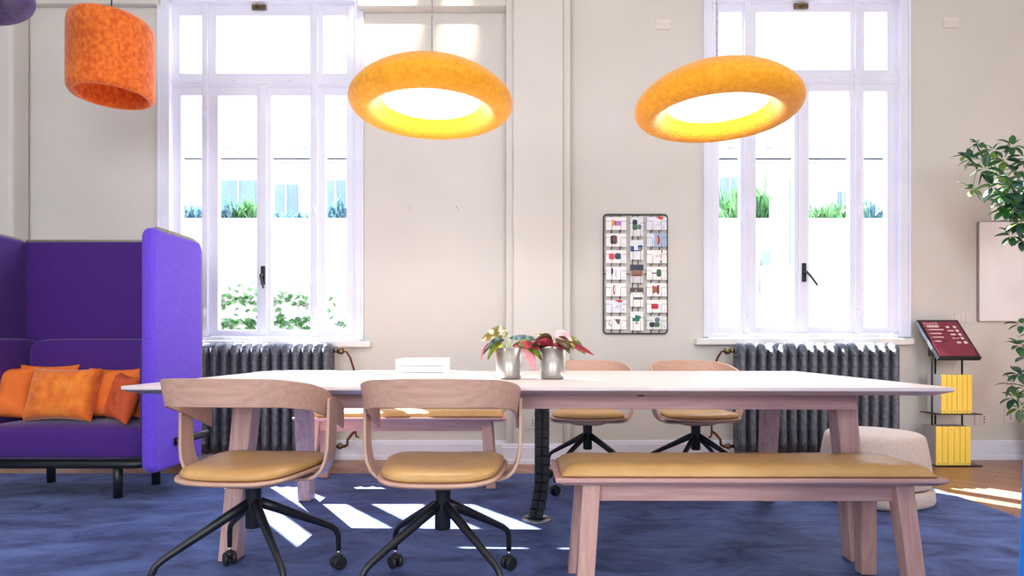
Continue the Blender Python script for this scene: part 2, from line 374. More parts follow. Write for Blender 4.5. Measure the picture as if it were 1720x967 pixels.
# ------------------------------------------------------------ windows
def make_window(n):
    w = W[n]
    root = thing('window_%d' % n, None, None, (0, 0, 0), kind='structure')
    yc = WY-0.022
    def X(px, Y=WY): return PX(px, Y)
    def Z(py, Y=WY): return PZ(py, Y)
    c0, c1 = w['cas']; i0, i1 = w['case_in']
    bm = NB()
    # casing boards with stepped profile
    for a, c in ((c0, i0), (i1, c1)):
        box(bm, X(a), X(c), yc, WY+0.12, Z(w['bot']), Z(w['top']))
        s = 4 if a == c0 else -4
        e = a if a == c0 else c
        x_a, x_b = sorted((X(e), X(e+s)))
        box(bm, x_a, x_b, yc-0.014, yc, Z(w['bot']), Z(w['top']))
    box(bm, X(i0), X(i1), yc, WY+0.12, Z(w['ctop']), Z(w['top']))
    box(bm, X(c0-1), X(c1+1), yc-0.014, yc, Z(w['top']+5), Z(w['top']))
    box(bm, X(i0), X(i1), yc+0.01, WY+0.12, Z(w['bot']), Z(w['bot']-6))
    finish('window_casing', bm, M['white'], root, bevel=0.004)
    bm = NB(); s0, s1, sy0, sy1 = w['sill']
    ys = WY-0.075
    box(bm, PX(s0, ys), PX(s1, ys), ys, WY+0.03, PZ(sy1, ys), PZ(sy0, ys))
    finish('window_sill', bm, M['sillm'], root, bevel=0.01, seg=3)
    yf = WY+0.02
    # posts and transom
    bm = NB()
    for k in (1, 2):
        px = w['up'][k][0]
        box(bm, X(px-5, yf), X(px+5, yf), yf-0.022, yf+0.03, Z(w['bot']-6, yf), Z(w['ctop'], yf))
    box(bm, X(i0, yf), X(i1, yf), yf-0.016, yf+0.03, Z(w['mid']+5, yf), Z(w['mid']-3, yf))
    finish('window_frame', bm, M['white'], root, bevel=0.005)
    def sash(a, c, pa, pc, ya, yb, pya, pyb, kind):
        bm = NB()
        x0, x1, z0, z1 = X(a, yf)+0.003, X(c, yf)-0.003, Z(yb, yf)+0.003, Z(ya, yf)-0.003
        p0, p1, q0, q1 = X(pa, yf), X(pc, yf), Z(pyb, yf), Z(pya, yf)
        d = 0.05
        box(bm, x0, p0, yf, yf+d, z0, z1); box(bm, p1, x1, yf, yf+d, z0, z1)
        box(bm, p0, p1, yf, yf+d, z0, q0); box(bm, p0, p1, yf, yf+d, q1, z1)
        # raised outer bead
        e = 0.016
        for bx in ((x0, x0+e, z0, z1), (x1-e, x1, z0, z1)): box(bm, bx[0], bx[1], yf-0.01, yf, bx[2], bx[3])
        for bz in ((z0, z0+e), (z1-e, z1)): box(bm, x0+e, x1-e, yf-0.01, yf, bz[0], bz[1])
        s = finish('sash', bm, M['white'], root, bevel=0.003)
        bm = NB(); box(bm, p0, p1, yf+0.03, yf+0.034, q0, q1); finish('pane', bm, M['glass'], s)
        return s
    for (a, c, pa, pc) in w['up']:
        s = sash(a, c, pa, pc, w['ctop'], w['mid'], w['upy'][0], w['upy'][1], 'up')
        if pc-pa > 100:
            bm = NB(); mx = X((pa+pc)/2-5, yf); zz = Z(w['ctop']+9, yf)
            box(bm, mx-0.055, mx+0.055, yf-0.022, yf-0.008, zz-0.02, zz+0.02)
            tube(bm, [(mx-0.03, yf-0.022, zz), (mx-0.005, yf-0.045, zz+0.006), (mx+0.03, yf-0.035, zz+0.004)], 0.006, 8)
            finish('catch', bm, M['brass'], s, bevel=0.003)
            for f in (0.2, 0.8):
                bm = NB(); hx = X(pa+(pc-pa)*f, yf); hz = Z(w['mid']-1, yf)
                box(bm, hx-0.018, hx+0.018, yf-0.024, yf-0.008, hz-0.008, hz+0.008); finish('hinge', bm, M['white'], s, bevel=0.003)
    for i, (a, c, pa, pc) in enumerate(w['lo']):
        s = sash(a, c, pa, pc, w['mid']+4, w['bot']-6, w['loy'][0], w['loy'][1], 'lo')
        if i in (0, 3):
            hx = X(c if i == 0 else a, yf)
            for py in (195, 355, 525):
                bm = NB(); cyl(bm, hx, yf-0.026, Z(py+7, yf), Z(py-7, yf), 0.008, 10); finish('hinge', bm, M['white'], s)
        if i == 1:
            # meeting stile cover and handle
            bm = NB(); mx = X(c, yf); box(bm, mx-0.03, mx+0.03, yf-0.018, yf-0.001, Z(w['bot']-8, yf), Z(w['mid']+6, yf)); finish('meeting_stile', bm, M['white'], s, bevel=0.006)
            hz = Z(463 if n == 1 else 458, yf); ya = yf-0.019
            bm = NB(); box(bm, mx-0.016+0.005, mx+0.016+0.005, ya-0.012, ya, hz-0.072, hz+0.072)
            sg = 1 if n == 2 else 0.35
            tube(bm, [(mx+0.004, ya-0.01, hz), (mx+0.004, ya-0.045, hz), (mx+0.03*sg, ya-0.055, hz-0.03), (mx+0.085*sg, ya-0.055, hz-0.105)], [0.011, 0.011, 0.009, 0.007], 10)
            finish('handle', bm, M['black'], s, bevel=0.002)
    return root
make_window(1); make_window(2)

# ------------------------------------------------------------ small wall fittings
def plate(name, label, cat, px0, px1, py0, py1, kind='socket', yw=WY):
    root = thing(name, label, cat, ((PX(px0, yw)+PX(px1, yw))/2, yw, PZ((py0+py1)/2, yw)))
    wx = (px1-px0)*yw/F/2; wz = (py1-py0)*yw/F/2
    bm = NB(); prism(bm, rrect(-wx, wx, -wz, wz, 0.008), -0.009, 0.0); finish('cover_plate', bm, M['plastic'], root, bevel=0.002)
    if kind == 'socket':
        bm = NB()
        for dz in (-0.02, 0, 0.02): tube(bm, [(wx*0.2, -0.012, dz), (wx*0.2, -0.008, dz)], 0.0045, 8)
        finish('socket_hole', bm, M['gap'], root)
    elif kind == 'switch':
        n = 3
        for i in range(n):
            bm = NB(); w_ = wx*1.7/n; xa = -wx*0.85+i*w_
            box(bm, xa+0.002, xa+w_-0.002, -0.014, -0.008, -wz*0.8, wz*0.8); finish('switch_key', bm, M['plastic'], root, bevel=0.002)
    else:
        for sx in (-1, 1):
            bm = NB(); tube(bm, [(sx*wx*0.8, -0.011, 0), (sx*wx*0.8, -0.008, 0)], 0.003, 8); finish('screw', bm, M['steel'], root)
    return root
plate('power_socket', 'small pale wall socket behind the black cable spine', 'socket', 884, 902, 700, 720, yw=4.455)
plate('power_socket', 'double pale socket low on wall between yellow binders and planter', 'socket', 1636, 1662, 695, 713)
plate('power_socket', 'pale socket low on wall directly beside the brown planter', 'socket', 1686, 1702, 686, 710)
plate('light_switch', 'pale three key switch plate above the burgundy display', 'switch', 1603, 1629, 525, 543, 'switch')
plate('junction_cover', 'blank painted cover plate high on wall left of right window', 'cover plate', 1101, 1126, 33, 50, 'blank')
plate('junction_cover', 'blank painted cover plate high on wall right of right window', 'cover plate', 1583, 1609, 30, 47, 'blank')
for i, (px, py) in enumerate(((689, 350), (769, 350))):
    bm = NB(); p = P(px, py, WY)
    tube(bm, [p+Vector((-0.012, -0.004, 0.012)), p+Vector((0, -0.014, 0)), p+Vector((0.012, -0.006, -0.014))], 0.004, 8)
    o = finish('wall_hook', bm, M['plastic'])
    props(o, ['tiny pale wall hook nearer the left window', 'tiny pale wall hook nearer the pilaster'][i], 'hook', 'small hooks on the bare wall')

# ------------------------------------------------------------ radiators
def make_radiator(x0, n, pipe_side, label):
    yb, yf = 4.52, 4.35; d = yb-yf; pitch = 0.075
    root = thing('radiator', label, 'radiator', (x0, yf, 0))
    z0, z1 = 0.075, 0.90
    bm = NB()
    cw = 0.052
    for yy in (0.028, d/2, d-0.028):
        tube(bm, [(pitch/2, yy, z0+0.04), (pitch/2, yy, z0+0.12), (pitch/2, yy, z1-0.12), (pitch/2, yy, z1-0.04)], [cw/2, cw/2, cw/2, cw/2], 16, flat=(1, 1.1))
    # rounded heads top and bottom (superellipse loops across the depth)
    for (za, zb, top) in ((z1-0.10, z1, 1), (z0, z0+0.10, 0)):
        prof = []
        m_ = 8
        rows = []
        for j in range(m_+1):
            t = j/m_
            if top: z = za+(zb-za)*t; q = math.sqrt(max(0, 1-(max(0, t-0.25)/0.75)**2.4))
            else: z = zb-(zb-za)*t; q = math.sqrt(max(0, 1-(max(0, t-0.25)/0.75)**2.4))
            q = max(q, 0.12)
            rows.append((z, q))
        rings = []
        for z, q in rows:
            ring = []
            for k in range(20):
                a = 2*pi*k/20; c, s = cos(a), sin(a); e = 1/((abs(c)**3+abs(s)**3)**(1/3))
                ring.append(bm.verts.new((pitch/2+(0.5*pitch*0.80)*c*e*(0.35+0.65*q), d/2+(d/2)*s*e*(0.25+0.75*q), z)))
            rings.append(ring)
        for i in range(m_):
            for k in range(20):
                f = bm.faces.new((rings[i][k], rings[i][(k+1)%20], rings[i+1][(k+1)%20], rings[i+1][k])); f.smooth = True
        bm.faces.new(rings[0]); bm.faces.new(rings[-1])
    for zz in (z0+0.055, z1-0.06):
        xcyl(bm, -0.002, pitch+0.002, d/2, zz, 0.026)
    sec = finish('radiator_section', bm, M['cast'], root)
    for i in range(1, n):
        c = sec.copy(); COL.objects.link(c); c.parent = root; c.location = (i*pitch, 0, 0)
    for fx in (pitch*0.5, pitch*(n-0.5)):
        for fy in (0.03, d-0.03):
            bm = NB(); lathe(bm, [(0, 0), (0.024, 0), (0.02, 0.03), (0.016, 0.11), (0, 0.11)], 14, fx, fy); finish('foot', bm, M['cast'], root)
    # valves and pipes
    e = n*pitch if pipe_side > 0 else 0.0
    s = pipe_side
    bm = NB(); zt_ = z1-0.06
    xcyl(bm, min(e, e+s*0.03), max(e, e+s*0.03), d/2, zt_, 0.014)
    tube(bm, [(e+s*0.03, d/2, zt_), (e+s*0.045, d/2, zt_), (e+s*0.065, d/2, zt_), (e+s*0.08, d/2, zt_)], [0.018, 0.026, 0.026, 0.012], 12)
    finish('valve', bm, M['brass'], root)
    bm = NB()
    pts = [(e+s*0.075, d/2, zt_), (e+s*0.095, d/2, zt_-0.004), (e+s*0.115, d/2+0.03, zt_-0.05), (e+s*0.135, d/2+0.07, zt_-0.15), (e+s*0.14, d/2+0.09, zt_-0.25), (e+s*0.14, d/2+0.09, 0.22), (e+s*0.145, d/2+0.085, 0.19), (e+s*0.165, d/2+0.075, 0.185)]
    tube(bm, pts, 0.0075, 10)
    finish('pipe', bm, M['copper'], root)
    bm = NB(); zb_ = z0+0.055
    tube(bm, [(e, d/2, zb_), (e+s*0.03, d/2, zb_), (e+s*0.035, d/2, zb_), (e+s*0.06, d/2, zb_), (e+s*0.065, d/2, zb_), (e+s*0.085, d/2, zb_)], [0.012, 0.012, 0.022, 0.022, 0.013, 0.013], 12)
    finish('valve', bm, M['brass'], root)
    bm = NB()
    tube(bm, [(e+s*0.08, d/2, zb_), (e+s*0.10, d/2, zb_+0.01), (e+s*0.105, d/2, zb_+0.05), (e+s*0.125, d/2+0.04, zb_+0.085), (e+s*0.14, d/2+0.09, zb_+0.10)], 0.010, 10)
    finish('pipe', bm, M['copper'], root)
    return root
make_radiator(-1.373-16*0.075, 16, 1, 'dark cast iron column radiator under left window partly behind purple sofa')
make_radiator(1.612, 16, -1, 'dark cast iron column radiator under right window behind the beige pouf')

# ------------------------------------------------------------ rug
bm = NB()
RX0, RX1, RY0, RY1 = XL+0.05, 2.56, -1.5, 4.07
prism(bm, rrect(RX0, RX1, RY0, RY1, 0.03), 0.001, 0.009, plane='xy')
o = finish('area_rug', bm, M['rug'], bevel=0.003); props(o, 'large blue pile rug under the meeting table and sofa', 'rug')
RZ = 0.009

# ------------------------------------------------------------ table
ROT = R(-1.5)
TC = Vector((0.06, 2.765, 0))
TL, TD, TH = 2.98, 1.275, 0.74
tab = thing('meeting_table', 'long whitewashed wooden meeting table with thin edge and slanted legs', 'table', (TC.x, TC.y, 0), ROT)
bm = NB()
hx, hy = TL/2, TD/2
def top_slab(bm, x0, x1, y0, y1, ch):   # ch = which edges carry the under-bevel (x-, x+, y-, y+)
    e = 0.045
    t, m_, b_ = TH, TH-0.014, TH-0.032
    X0, X1, Y0, Y1 = x0+(e if ch[0] else 0), x1-(e if ch[1] else 0), y0+(e if ch[2] else 0), y1-(e if ch[3] else 0)
    T = [bm.verts.new(p) for p in ((x0,y0,t),(x1,y0,t),(x1,y1,t),(x0,y1,t))]
    Md = [bm.verts.new(p) for p in ((x0,y0,m_),(x1,y0,m_),(x1,y1,m_),(x0,y1,m_))]
    B = [bm.verts.new(p) for p in ((X0,Y0,b_),(X1,Y0,b_),(X1,Y1,b_),(X0,Y1,b_))]
    bm.faces.new(T); bm.faces.new(B[::-1])
    for i in range(4):
        j = (i+1)%4
        bm.faces.new((Md[i], Md[j], T[j], T[i])); bm.faces.new((B[i], B[j], Md[j], Md[i]))
SY0, SY1 = 0.352, 0.392      # cable slot in local y
SX = [-0.84, 0.16]
top_slab(bm, -hx, hx, -hy, SY0, (1, 1, 1, 0)); top_slab(bm, -hx, hx, SY1, hy, (1, 1, 0, 1))
top_slab(bm, -hx, SX[0], SY0, SY1, (1, 0, 0, 0)); top_slab(bm, SX[1], hx, SY0, SY1, (0, 1, 0, 0))
finish('table_top', bm, M['tablex'], tab, bevel=0.0025)
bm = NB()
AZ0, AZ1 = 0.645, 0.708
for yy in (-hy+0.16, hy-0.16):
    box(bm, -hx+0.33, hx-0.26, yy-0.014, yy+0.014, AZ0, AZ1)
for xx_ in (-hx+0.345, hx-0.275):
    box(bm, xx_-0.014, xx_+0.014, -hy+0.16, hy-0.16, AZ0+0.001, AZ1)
finish('apron', bm, M['apron_shadex'], tab, bevel=0.002)
def slant_leg(bm, top, foot, wx, wy, z1, z0, fx=0.86, fy=0.95):
    pts = []
    for (c, z, a, b2) in ((foot, z0, wx*fx, wy*fy), (top, z1, wx, wy)):
        pts += [(c[0]-a/2, c[1]-b2/2, z), (c[0]+a/2, c[1]-b2/2, z), (c[0]+a/2, c[1]+b2/2, z), (c[0]-a/2, c[1]+b2/2, z)]
    hexa(bm, pts)
Tinv = (Matrix.Translation(TC) @ Matrix.Rotation(ROT, 4, 'Z')).inverted()
for (tx, ty, fx_, fy_) in ((-1.115, 2.47, -1.18, 2.45), (1.315, 2.43, 1.385, 2.44), (-1.13, 3.14, -1.20, 3.38), (1.32, 3.10, 1.395, 3.36)):
    a = Tinv @ Vector((tx, ty, 0)); c = Tinv @ Vector((fx_, fy_, 0))
    bm = NB(); slant_leg(bm, a, c, 0.085, 0.085, 0.709, RZ+0.001)
    finish('leg', bm, M['tablez'], tab, bevel=0.006)
bm = NB(); p = Tinv @ Vector(PX(1084, 2.26).__class__() and (0, 0, 0)) if False else Vector((0.42, -hy+0.145, 0.70))
box(bm, p.x-0.012, p.x+0.012, p.y-0.004, p.y+0.012, 0.694, 0.708); finish('bracket', bm, M['black'], tab)

# ------------------------------------------------------------ cable spine
cs = thing('cable_spine', 'black segmented cable spine running from table underside to metal floor ring', 'cable spine', (PX(901, 3.0), 3.0, RZ))
bm = NB(); lathe(bm, [(0.045, 0.0), (0.073, 0.0), (0.075, 0.004), (0.070, 0.009), (0.048, 0.009), (0.045, 0.0)], 36)
finish('base_ring', bm, M['pot'], cs)
bm = NB(); box(bm, -0.07, 0.07, -0.008, 0.008, 0.002, 0.011); finish('base_bar', bm, M['black'], cs, bevel=0.002)
N = 15
bm = NB()
hseg = 0.70/N
for sx in (-1, 1):
    box(bm, sx*0.0195-0.0165, sx*0.0195+0.0165, -0.024, 0.024, 0.004, hseg-0.003)
box(bm, -0.006, 0.006, -0.012, 0.012, 0.0, hseg)
seg0 = finish('spine_segment', bm, M['rubber'], cs, bevel=0.003)
for i in range(N):
    t = i/(N-1)
    o = seg0 if i == 0 else seg0.copy()
    if i: COL.objects.link(o); o.parent = cs
    z = 0.011+t*(0.664-0.011-hseg*0.55)
    bend = max(0, 1-t/0.35)
    o.location = (0.032*(1-bend**2)-0.005, -0.03*t, z)
    o.rotation_euler = (0, R(9)*bend, 0)
bm = NB(); tube(bm, [(-0.004, 0.014, 0.008), (0.012, 0.01, 0.15), (0.026, -0.01, 0.35), (0.027, -0.02, 0.66)], 0.006, 8)
finish('cable', bm, M['rubber'], cs)

# ------------------------------------------------------------ benches
def make_bench(label, cx, cy, rz, L=1.31, D=0.34):
    root = thing('bench', label, 'bench', (cx, cy, 0), rz, 'wooden benches at the meeting table')
    bm = NB(); e = 0.03
    t, m_, b_ = 0.442, 0.430, 0.417
    x, y = L/2, D/2
    T = [bm.verts.new(p) for p in ((-x,-y,t),(x,-y,t),(x,y,t),(-x,y,t))]
    Md = [bm.verts.new(p) for p in ((-x,-y,m_),(x,-y,m_),(x,y,m_),(-x,y,m_))]
    B = [bm.verts.new(p) for p in ((-x+e,-y+e*0.5,b_),(x-e,-y+e*0.5,b_),(x-e,y-e*0.5,b_),(-x+e,y-e*0.5,b_))]
    bm.faces.new(T); bm.faces.new(B[::-1])
    for i in range(4):
        j = (i+1)%4
        bm.faces.new((Md[i], Md[j], T[j], T[i])); bm.faces.new((B[i], B[j], Md[j], Md[i]))
    finish('seat_plank', bm, M['benchx'], root, bevel=0.002)
    bm = NB()
    for yy in (-0.095, 0.095): box(bm, -x+0.14, x-0.14, yy-0.01, yy+0.01, 0.352, 0.4165)
    finish('rail', bm, M['benchx'], root, bevel=0.002)
    for sx in (-1, 1):
        for sy in (-1, 1):
            bm = NB()
            slant_leg(bm, (sx*(x-0.125), sy*0.105), (sx*(x-0.095), sy*(y-0.02)), 0.062, 0.06, 0.4165, RZ+0.001, 0.95, 0.8)
            finish('leg', bm, M['benchz'], root, bevel=0.004)
        bm = NB(); box(bm, sx*(x-0.125)-0.02, sx*(x-0.125)+0.02, -0.11, 0.11, 0.36, 0.4165); finish('cross_rail', bm, M['benchz'], root, bevel=0.003)
    # pad
    bm = NB()
    nx, ny = 60, 12
    X0, Y0 = x-0.022, y-0.016
    grid = {}
    def edge(u, p=6): return (1-abs(u)**p)
    def pad_pt(u, v, side):
        a, c = u, v
        h = max(0, (1-abs(u)**24))*max(0, (1-abs(v)**7))
        h = h**0.55
        zz = 0.4425+0.003+(0.030*h+0.006 if side > 0 else 0)
        zz += (0.0015*sin(u*23+v*3)+0.001*sin(u*47))*h if side > 0 else 0
        return (X0*u, Y0*v, zz)
    top = [[bm.verts.new(pad_pt(-1+2*i/nx, -1+2*j/ny, 1)) for j in range(ny+1)] for i in range(nx+1)]
    bot = [[bm.verts.new(pad_pt(-1+2*i/nx, -1+2*j/ny, -1)) for j in range(ny+1)] for i in range(nx+1)]
    for i in range(nx):
        for j in range(ny):
            bm.faces.new((top[i][j], top[i+1][j], top[i+1][j+1], top[i][j+1])); bm.faces.new((bot[i][j], bot[i][j+1], bot[i+1][j+1], bot[i+1][j]))
    for i in range(nx):
        bm.faces.new((top[i][0], bot[i][0], bot[i+1][0], top[i+1][0])); bm.faces.new((top[i][ny], top[i+1][ny], bot[i+1][ny], bot[i][ny]))
    for j in range(ny):
        bm.faces.new((top[0][j], top[0][j+1], bot[0][j+1], bot[0][j])); bm.faces.new((top[nx][j], bot[nx][j], bot[nx][j+1], top[nx][j+1]))
    finish('seat_pad', bm, M['leather'], root, smooth=True)
    return root
make_bench('wooden bench with tan leather pad in the foreground at right', 0.782, 2.155, R(-0.5))
make_bench('wooden bench with tan leather pad on the window side, behind the table', -0.725, 3.80, R(0))

# ------------------------------------------------------------ swivel chairs
def interp(pts, t):
    for (a, va), (c, vc) in zip(pts, pts[1:]):
        if a <= t <= c: return va+(vc-va)*(t-a)/(c-a)
    return pts[0][1] if t < pts[0][0] else pts[-1][1]
def smooth_i(pts, t):
    return interp(pts, t)
def make_chair(label, loc, rz):
    root = thing('swivel_chair', label, 'chair', loc, rz, 'wooden swivel chairs around the meeting table')
    # back band
    bm = NB(); th = 0.012; n = 56
    hw, yb = 0.268, -0.262
    path = []
    for i in range(n+1):
        s = -1+2*i/n
        # U plan: super-elliptic back blending into straight arms
        if abs(s) > 0.74:
            t = (abs(s)-0.74)/0.26
            x = hw+0.004*t; y = 0.0+0.165*t
            x = x*(1 if s > 0 else -1)
        else:
            a = (s/0.74)*pi/2
            x = hw*math.copysign(abs(sin(a))**0.84, a); y = yb*abs(cos(a))**0.88
        path.append((x, y))
    rows = []
    for i, (x, y) in enumerate(path):
        a = path[max(0, i-1)]; c = path[min(n, i+1)]
        tx, ty = c[0]-a[0], c[1]-a[1]; l = math.hypot(tx, ty); nx_, ny_ = ty/l, -tx/l     # outward normal
        zt_ = interp([(-0.262, 0.785), (-0.2, 0.779), (-0.1, 0.757), (0.0, 0.727), (0.165, 0.660)], y)
        zb_ = interp([(-0.262, 0.692), (-0.2, 0.687), (-0.1, 0.668), (0.0, 0.640), (0.165, 0.570)], y)
        fl = 0.012 if abs(x) < 0.25 or y < -0.02 else 0.012*max(0, 1-(y+0.02)/0.1)
        rows.append([(x+nx_*(fl), y+ny_*(fl), zt_), (x-nx_*(th-fl), y-ny_*(th-fl), zt_-0.001), (x-nx_*th-nx_*fl*0.3, y-ny_*th-ny_*fl*0.3, zb_), (x-nx_*fl*0.3, y-ny_*fl*0.3, zb_)])
    V = [[bm.verts.new(p) for p in r_] for r_ in rows]
    for i in range(n):
        for k in range(4):
            f = bm.faces.new((V[i][k], V[i+1][k], V[i+1][(k+1)%4], V[i][(k+1)%4])); f.smooth = True
    bm.faces.new(V[0]); bm.faces.new(V[-1][::-1])
    finish('backrest', bm, M['ply'], root, bevel=0.0025)
    # side straps
    for s in (-1, 1):
        bm = NB()
        prof = [(0.283, 0.700), (0.283, 0.60), (0.281, 0.52), (0.274, 0.475), (0.258, 0.440), (0.235, 0.418), (0.20, 0.407), (0.10, 0.404)]
        rows = []
        for i, (x, z) in enumerate(prof):
            a = prof[max(0, i-1)]; c = prof[min(len(prof)-1, i+1)]
            tx, tz = c[0]-a[0], c[1]-a[1]; l = math.hypot(tx, tz); nx_, nz_ = -tz/l, tx/l
            xi, zi = x-nx_*0.012, z-nz_*0.012
            w_ = interp([(0.404, 0.05), (0.44, 0.045), (0.55, 0.036), (0.70, 0.034)], z)
            yc = 0.03-0.01*(0.7-z)
            rows.append([(s*x, yc-w_, z), (s*x, yc+w_, z), (s*xi, yc+w_, zi), (s*xi, yc-w_, zi)])
        V = [[bm.verts.new(p) for p in r_] for r_ in rows]
        for i in range(len(V)-1):
            for k in range(4):
                f = bm.faces.new((V[i][k], V[i+1][k], V[i+1][(k+1)%4], V[i][(k+1)%4])); f.smooth = True
        bm.faces.new(V[0]); bm.faces.new(V[-1][::-1])
        finish('side_strap', bm, M['plyz'], root, bevel=0.003)
    # seat shell
    def outline(k, x, y):
        # rounded trapezoid, slightly wider at the front
        pts = []
        m_ = 64
        for i in range(m_):
            a = 2*pi*i/m_; c, s = cos(a), sin(a); e = 4.2
            q = 1/((abs(c)**e+abs(s)**e)**(1/e))
            py_ = q*s*y; px_ = q*c*x*(1+0.10*(py_/y))
            if s < 0: py_ *= 1.0
            pts.append((px_, py_))
        return pts
    bm = NB()
    def dish(px_, py_): return 0.010*((px_/0.24)**2)+0.006*max(0, py_/0.22)**2
    levels = [(0.80, 0.424), (0.97, 0.427), (1.0, 0.433), (0.995, 0.440), (0.93, 0.4405)]
    rings = []
    for k, z in levels:
        rings.append([bm.verts.new((a*k, c*k, z+dish(a*k, c*k))) for a, c in outline(0, 0.222, 0.218)])
    for i in range(len(rings)-1):
        for k in range(64):
            f = bm.faces.new((rings[i][k], rings[i][(k+1)%64], rings[i+1][(k+1)%64], rings[i+1][k])); f.smooth = True
    cb = bm.verts.new((0, 0, 0.424)); ct = bm.verts.new((0, 0, 0.4405))
    for k in range(64):
        bm.faces.new((rings[0][(k+1)%64], rings[0][k], cb)).smooth = True; bm.faces.new((rings[-1][k], rings[-1][(k+1)%64], ct)).smooth = True
    finish('seat', bm, M['ply'], root)
    bm = NB(); rings = []
    for k, z in [(0.90, 0.441), (0.955, 0.445), (0.975, 0.452), (0.955, 0.462), (0.88, 0.471), (0.7, 0.476), (0.4, 0.475), (0.15, 0.4735)]:
        rings.append([bm.verts.new((a*k, c*k+0.004, z+dish(a*k, c*k))) for a, c in outline(0, 0.216, 0.211)])
    for i in range(len(rings)-1):
        for k in range(64):
            f = bm.faces.new((rings[i][k], rings[i][(k+1)%64], rings[i+1][(k+1)%64], rings[i+1][k])); f.smooth = True
    bm.faces.new(rings[0]); bm.faces.new(rings[-1])
    finish('seat_pad', bm, M['leather'], root)
    bm = NB(); lathe(bm, [(0, 0.394), (0.09, 0.394), (0.112, 0.402), (0.118, 0.412), (0.12, 0.4245), (0, 0.4245)], 40, sq=3.0); finish('mounting_plate', bm, M['ply'], root)
    bm = NB(); lathe(bm, [(0, 0.236), (0.026, 0.236), (0.028, 0.24), (0.028, 0.36), (0.030, 0.385), (0.034, 0.3945), (0, 0.3945)], 28); finish('column', bm, M['black'], root)
    # legs
    bm = NB()
    tube(bm, [(0.015, 0, 0.325), (0.08, 0, 0.292), (0.22, 0, 0.218), (0.285, 0, 0.183), (0.306, 0, 0.166), (0.3165, 0, 0.142), (0.3175, 0, 0.115), (0.3175, 0, 0.083)],
         [0.0165, 0.0155, 0.012, 0.0105, 0.010, 0.010, 0.0095, 0.009], 12, flat=(1, 1.15))
    leg = finish('leg', bm, M['black'], root)
    bm = NB()
    cyl(bm, 0.3175, 0, 0.060, 0.084, 0.006, 10, 1)
    for sy in (-1, 1):
        tube(bm, [(0.3175, sy*0.006, RZ+0.0265), (0.3175, sy*0.010, RZ+0.0265), (0.3175, sy*0.020, RZ+0.0265), (0.3175, sy*0.023, RZ+0.0265)], [0.020, 0.0265, 0.0265, 0.021], 24)
    lathe(bm, [(0, 0.066), (0.016, 0.064), (0.019, 0.052), (0.012, 0.035), (0, 0.035)], 14, 0.3175, 0)
    cas = finish('caster', bm, [M['rubber'], M['chrome']], leg)
    return root, leg, cas
proto, pleg, pcas = make_chair('x', (0, 0, 0), 0)
legs0 = [pleg]
for k in range(3):
    l = pleg.copy(); COL.objects.link(l); c = pcas.copy(); COL.objects.link(c); c.parent = l
def set_base(root, ang):
    for i, l in enumerate([c for c in kids(root) if c.name.startswith('leg')]):
        l.rotation_euler = (0, 0, ang+pi/2*i)
chairs = [
 ('swivel chair in left foreground, its seat nearest the purple sofa', (-0.95, 2.14, 0), R(-5), R(45)),
 ('swivel chair in front of the stack of white books', (-0.268, 2.12, 0), R(0), R(43)),
 ('swivel chair across the table, its back just behind the potted plants', (0.435, 3.72, 0), R(177), R(50)),
 ('swivel chair across the table, its back beside the right radiator valve', (1.105, 3.70, 0), R(184), R(48)),
]
for i, (lb, loc, rz, ba) in enumerate(chairs):
    o = proto if i == 0 else copy_tree(proto)
    o.location = loc; o.rotation_euler = (0, 0, rz); o['label'] = lb
    set_base(o, ba)

# ------------------------------------------------------------ things on the table
def tbook(label, w_, d_, z, dx, dy, rz):
    root = thing('book', label, 'book', (PX(664, 2.57)+w_/2+dx, 2.57+d_/2+dy, z), rz, 'white books stacked on the table')
    t = 0.0278
    bm = NB(); box(bm, -w_/2, w_/2, -d_/2, d_/2, 0, 0.002); box(bm, -w_/2, w_/2, -d_/2, d_/2, t-0.002, t); box(bm, -w_/2, w_/2, -d_/2, -d_/2+0.002, 0.002, t-0.002)
    finish('cover', bm, M['paper'], root, bevel=0.0008)
    bm = NB(); box(bm, -w_/2+0.003, w_/2-0.003, -d_/2+0.0021, d_/2-0.003, 0.0021, t-0.0021)
    finish('page_block', bm, M['pages'], root)
    return root
tbook('white book, lowest of the stack on the table', 0.210, 0.24, TH+0.0005, 0, 0, R(0))
tbook('white book, middle of the stack on the table', 0.209, 0.24, TH+0.0295, 0.001, 0.001, R(0.5))
tbook('white book, topmost of the stack on the table', 0.207, 0.24, TH+0.0585, 0.002, 0.0, R(-0.6))

def leaf(bm, base, direction, length, width, droop, roll=0.0, n=8, cup=0.2, mi=0):
    """curved ovate leaf, two-sided mesh"""
    d = Vector(direction).normalized(); p = Vector(base)
    side = d.cross(Vector((0, 0, 1)))
    if side.length < 0.1: side = Vector((1, 0, 0))
    side.normalize()
    side = (Matrix.Rotation(roll, 3, d) @ side).normalized()
    rows = []
    step = length/n
    for i in range(n+1):
        t = i/n
        w_ = width*0.5*(sin(pi*min(1, t**0.8)))**0.75 if 0 < t < 1 else 0.0006
        up = side.cross(d).normalized()
        rows.append((bm.verts.new(p-side*w_+up*w_*cup), bm.verts.new(p-side*w_*0.5+up*w_*cup*0.3), bm.verts.new(p.copy()), bm.verts.new(p+side*w_*0.5+up*w_*cup*0.3), bm.verts.new(p+side*w_+up*w_*cup)))
        p = p+d*step
        d = (d+Vector((0, 0, -droop/n))).normalized()
    for i in range(n):
        for k in range(4):
            f = bm.faces.new((rows[i][k], rows[i][k+1], rows[i+1][k+1], rows[i+1][k])); f.smooth = True; f.material_index = mi

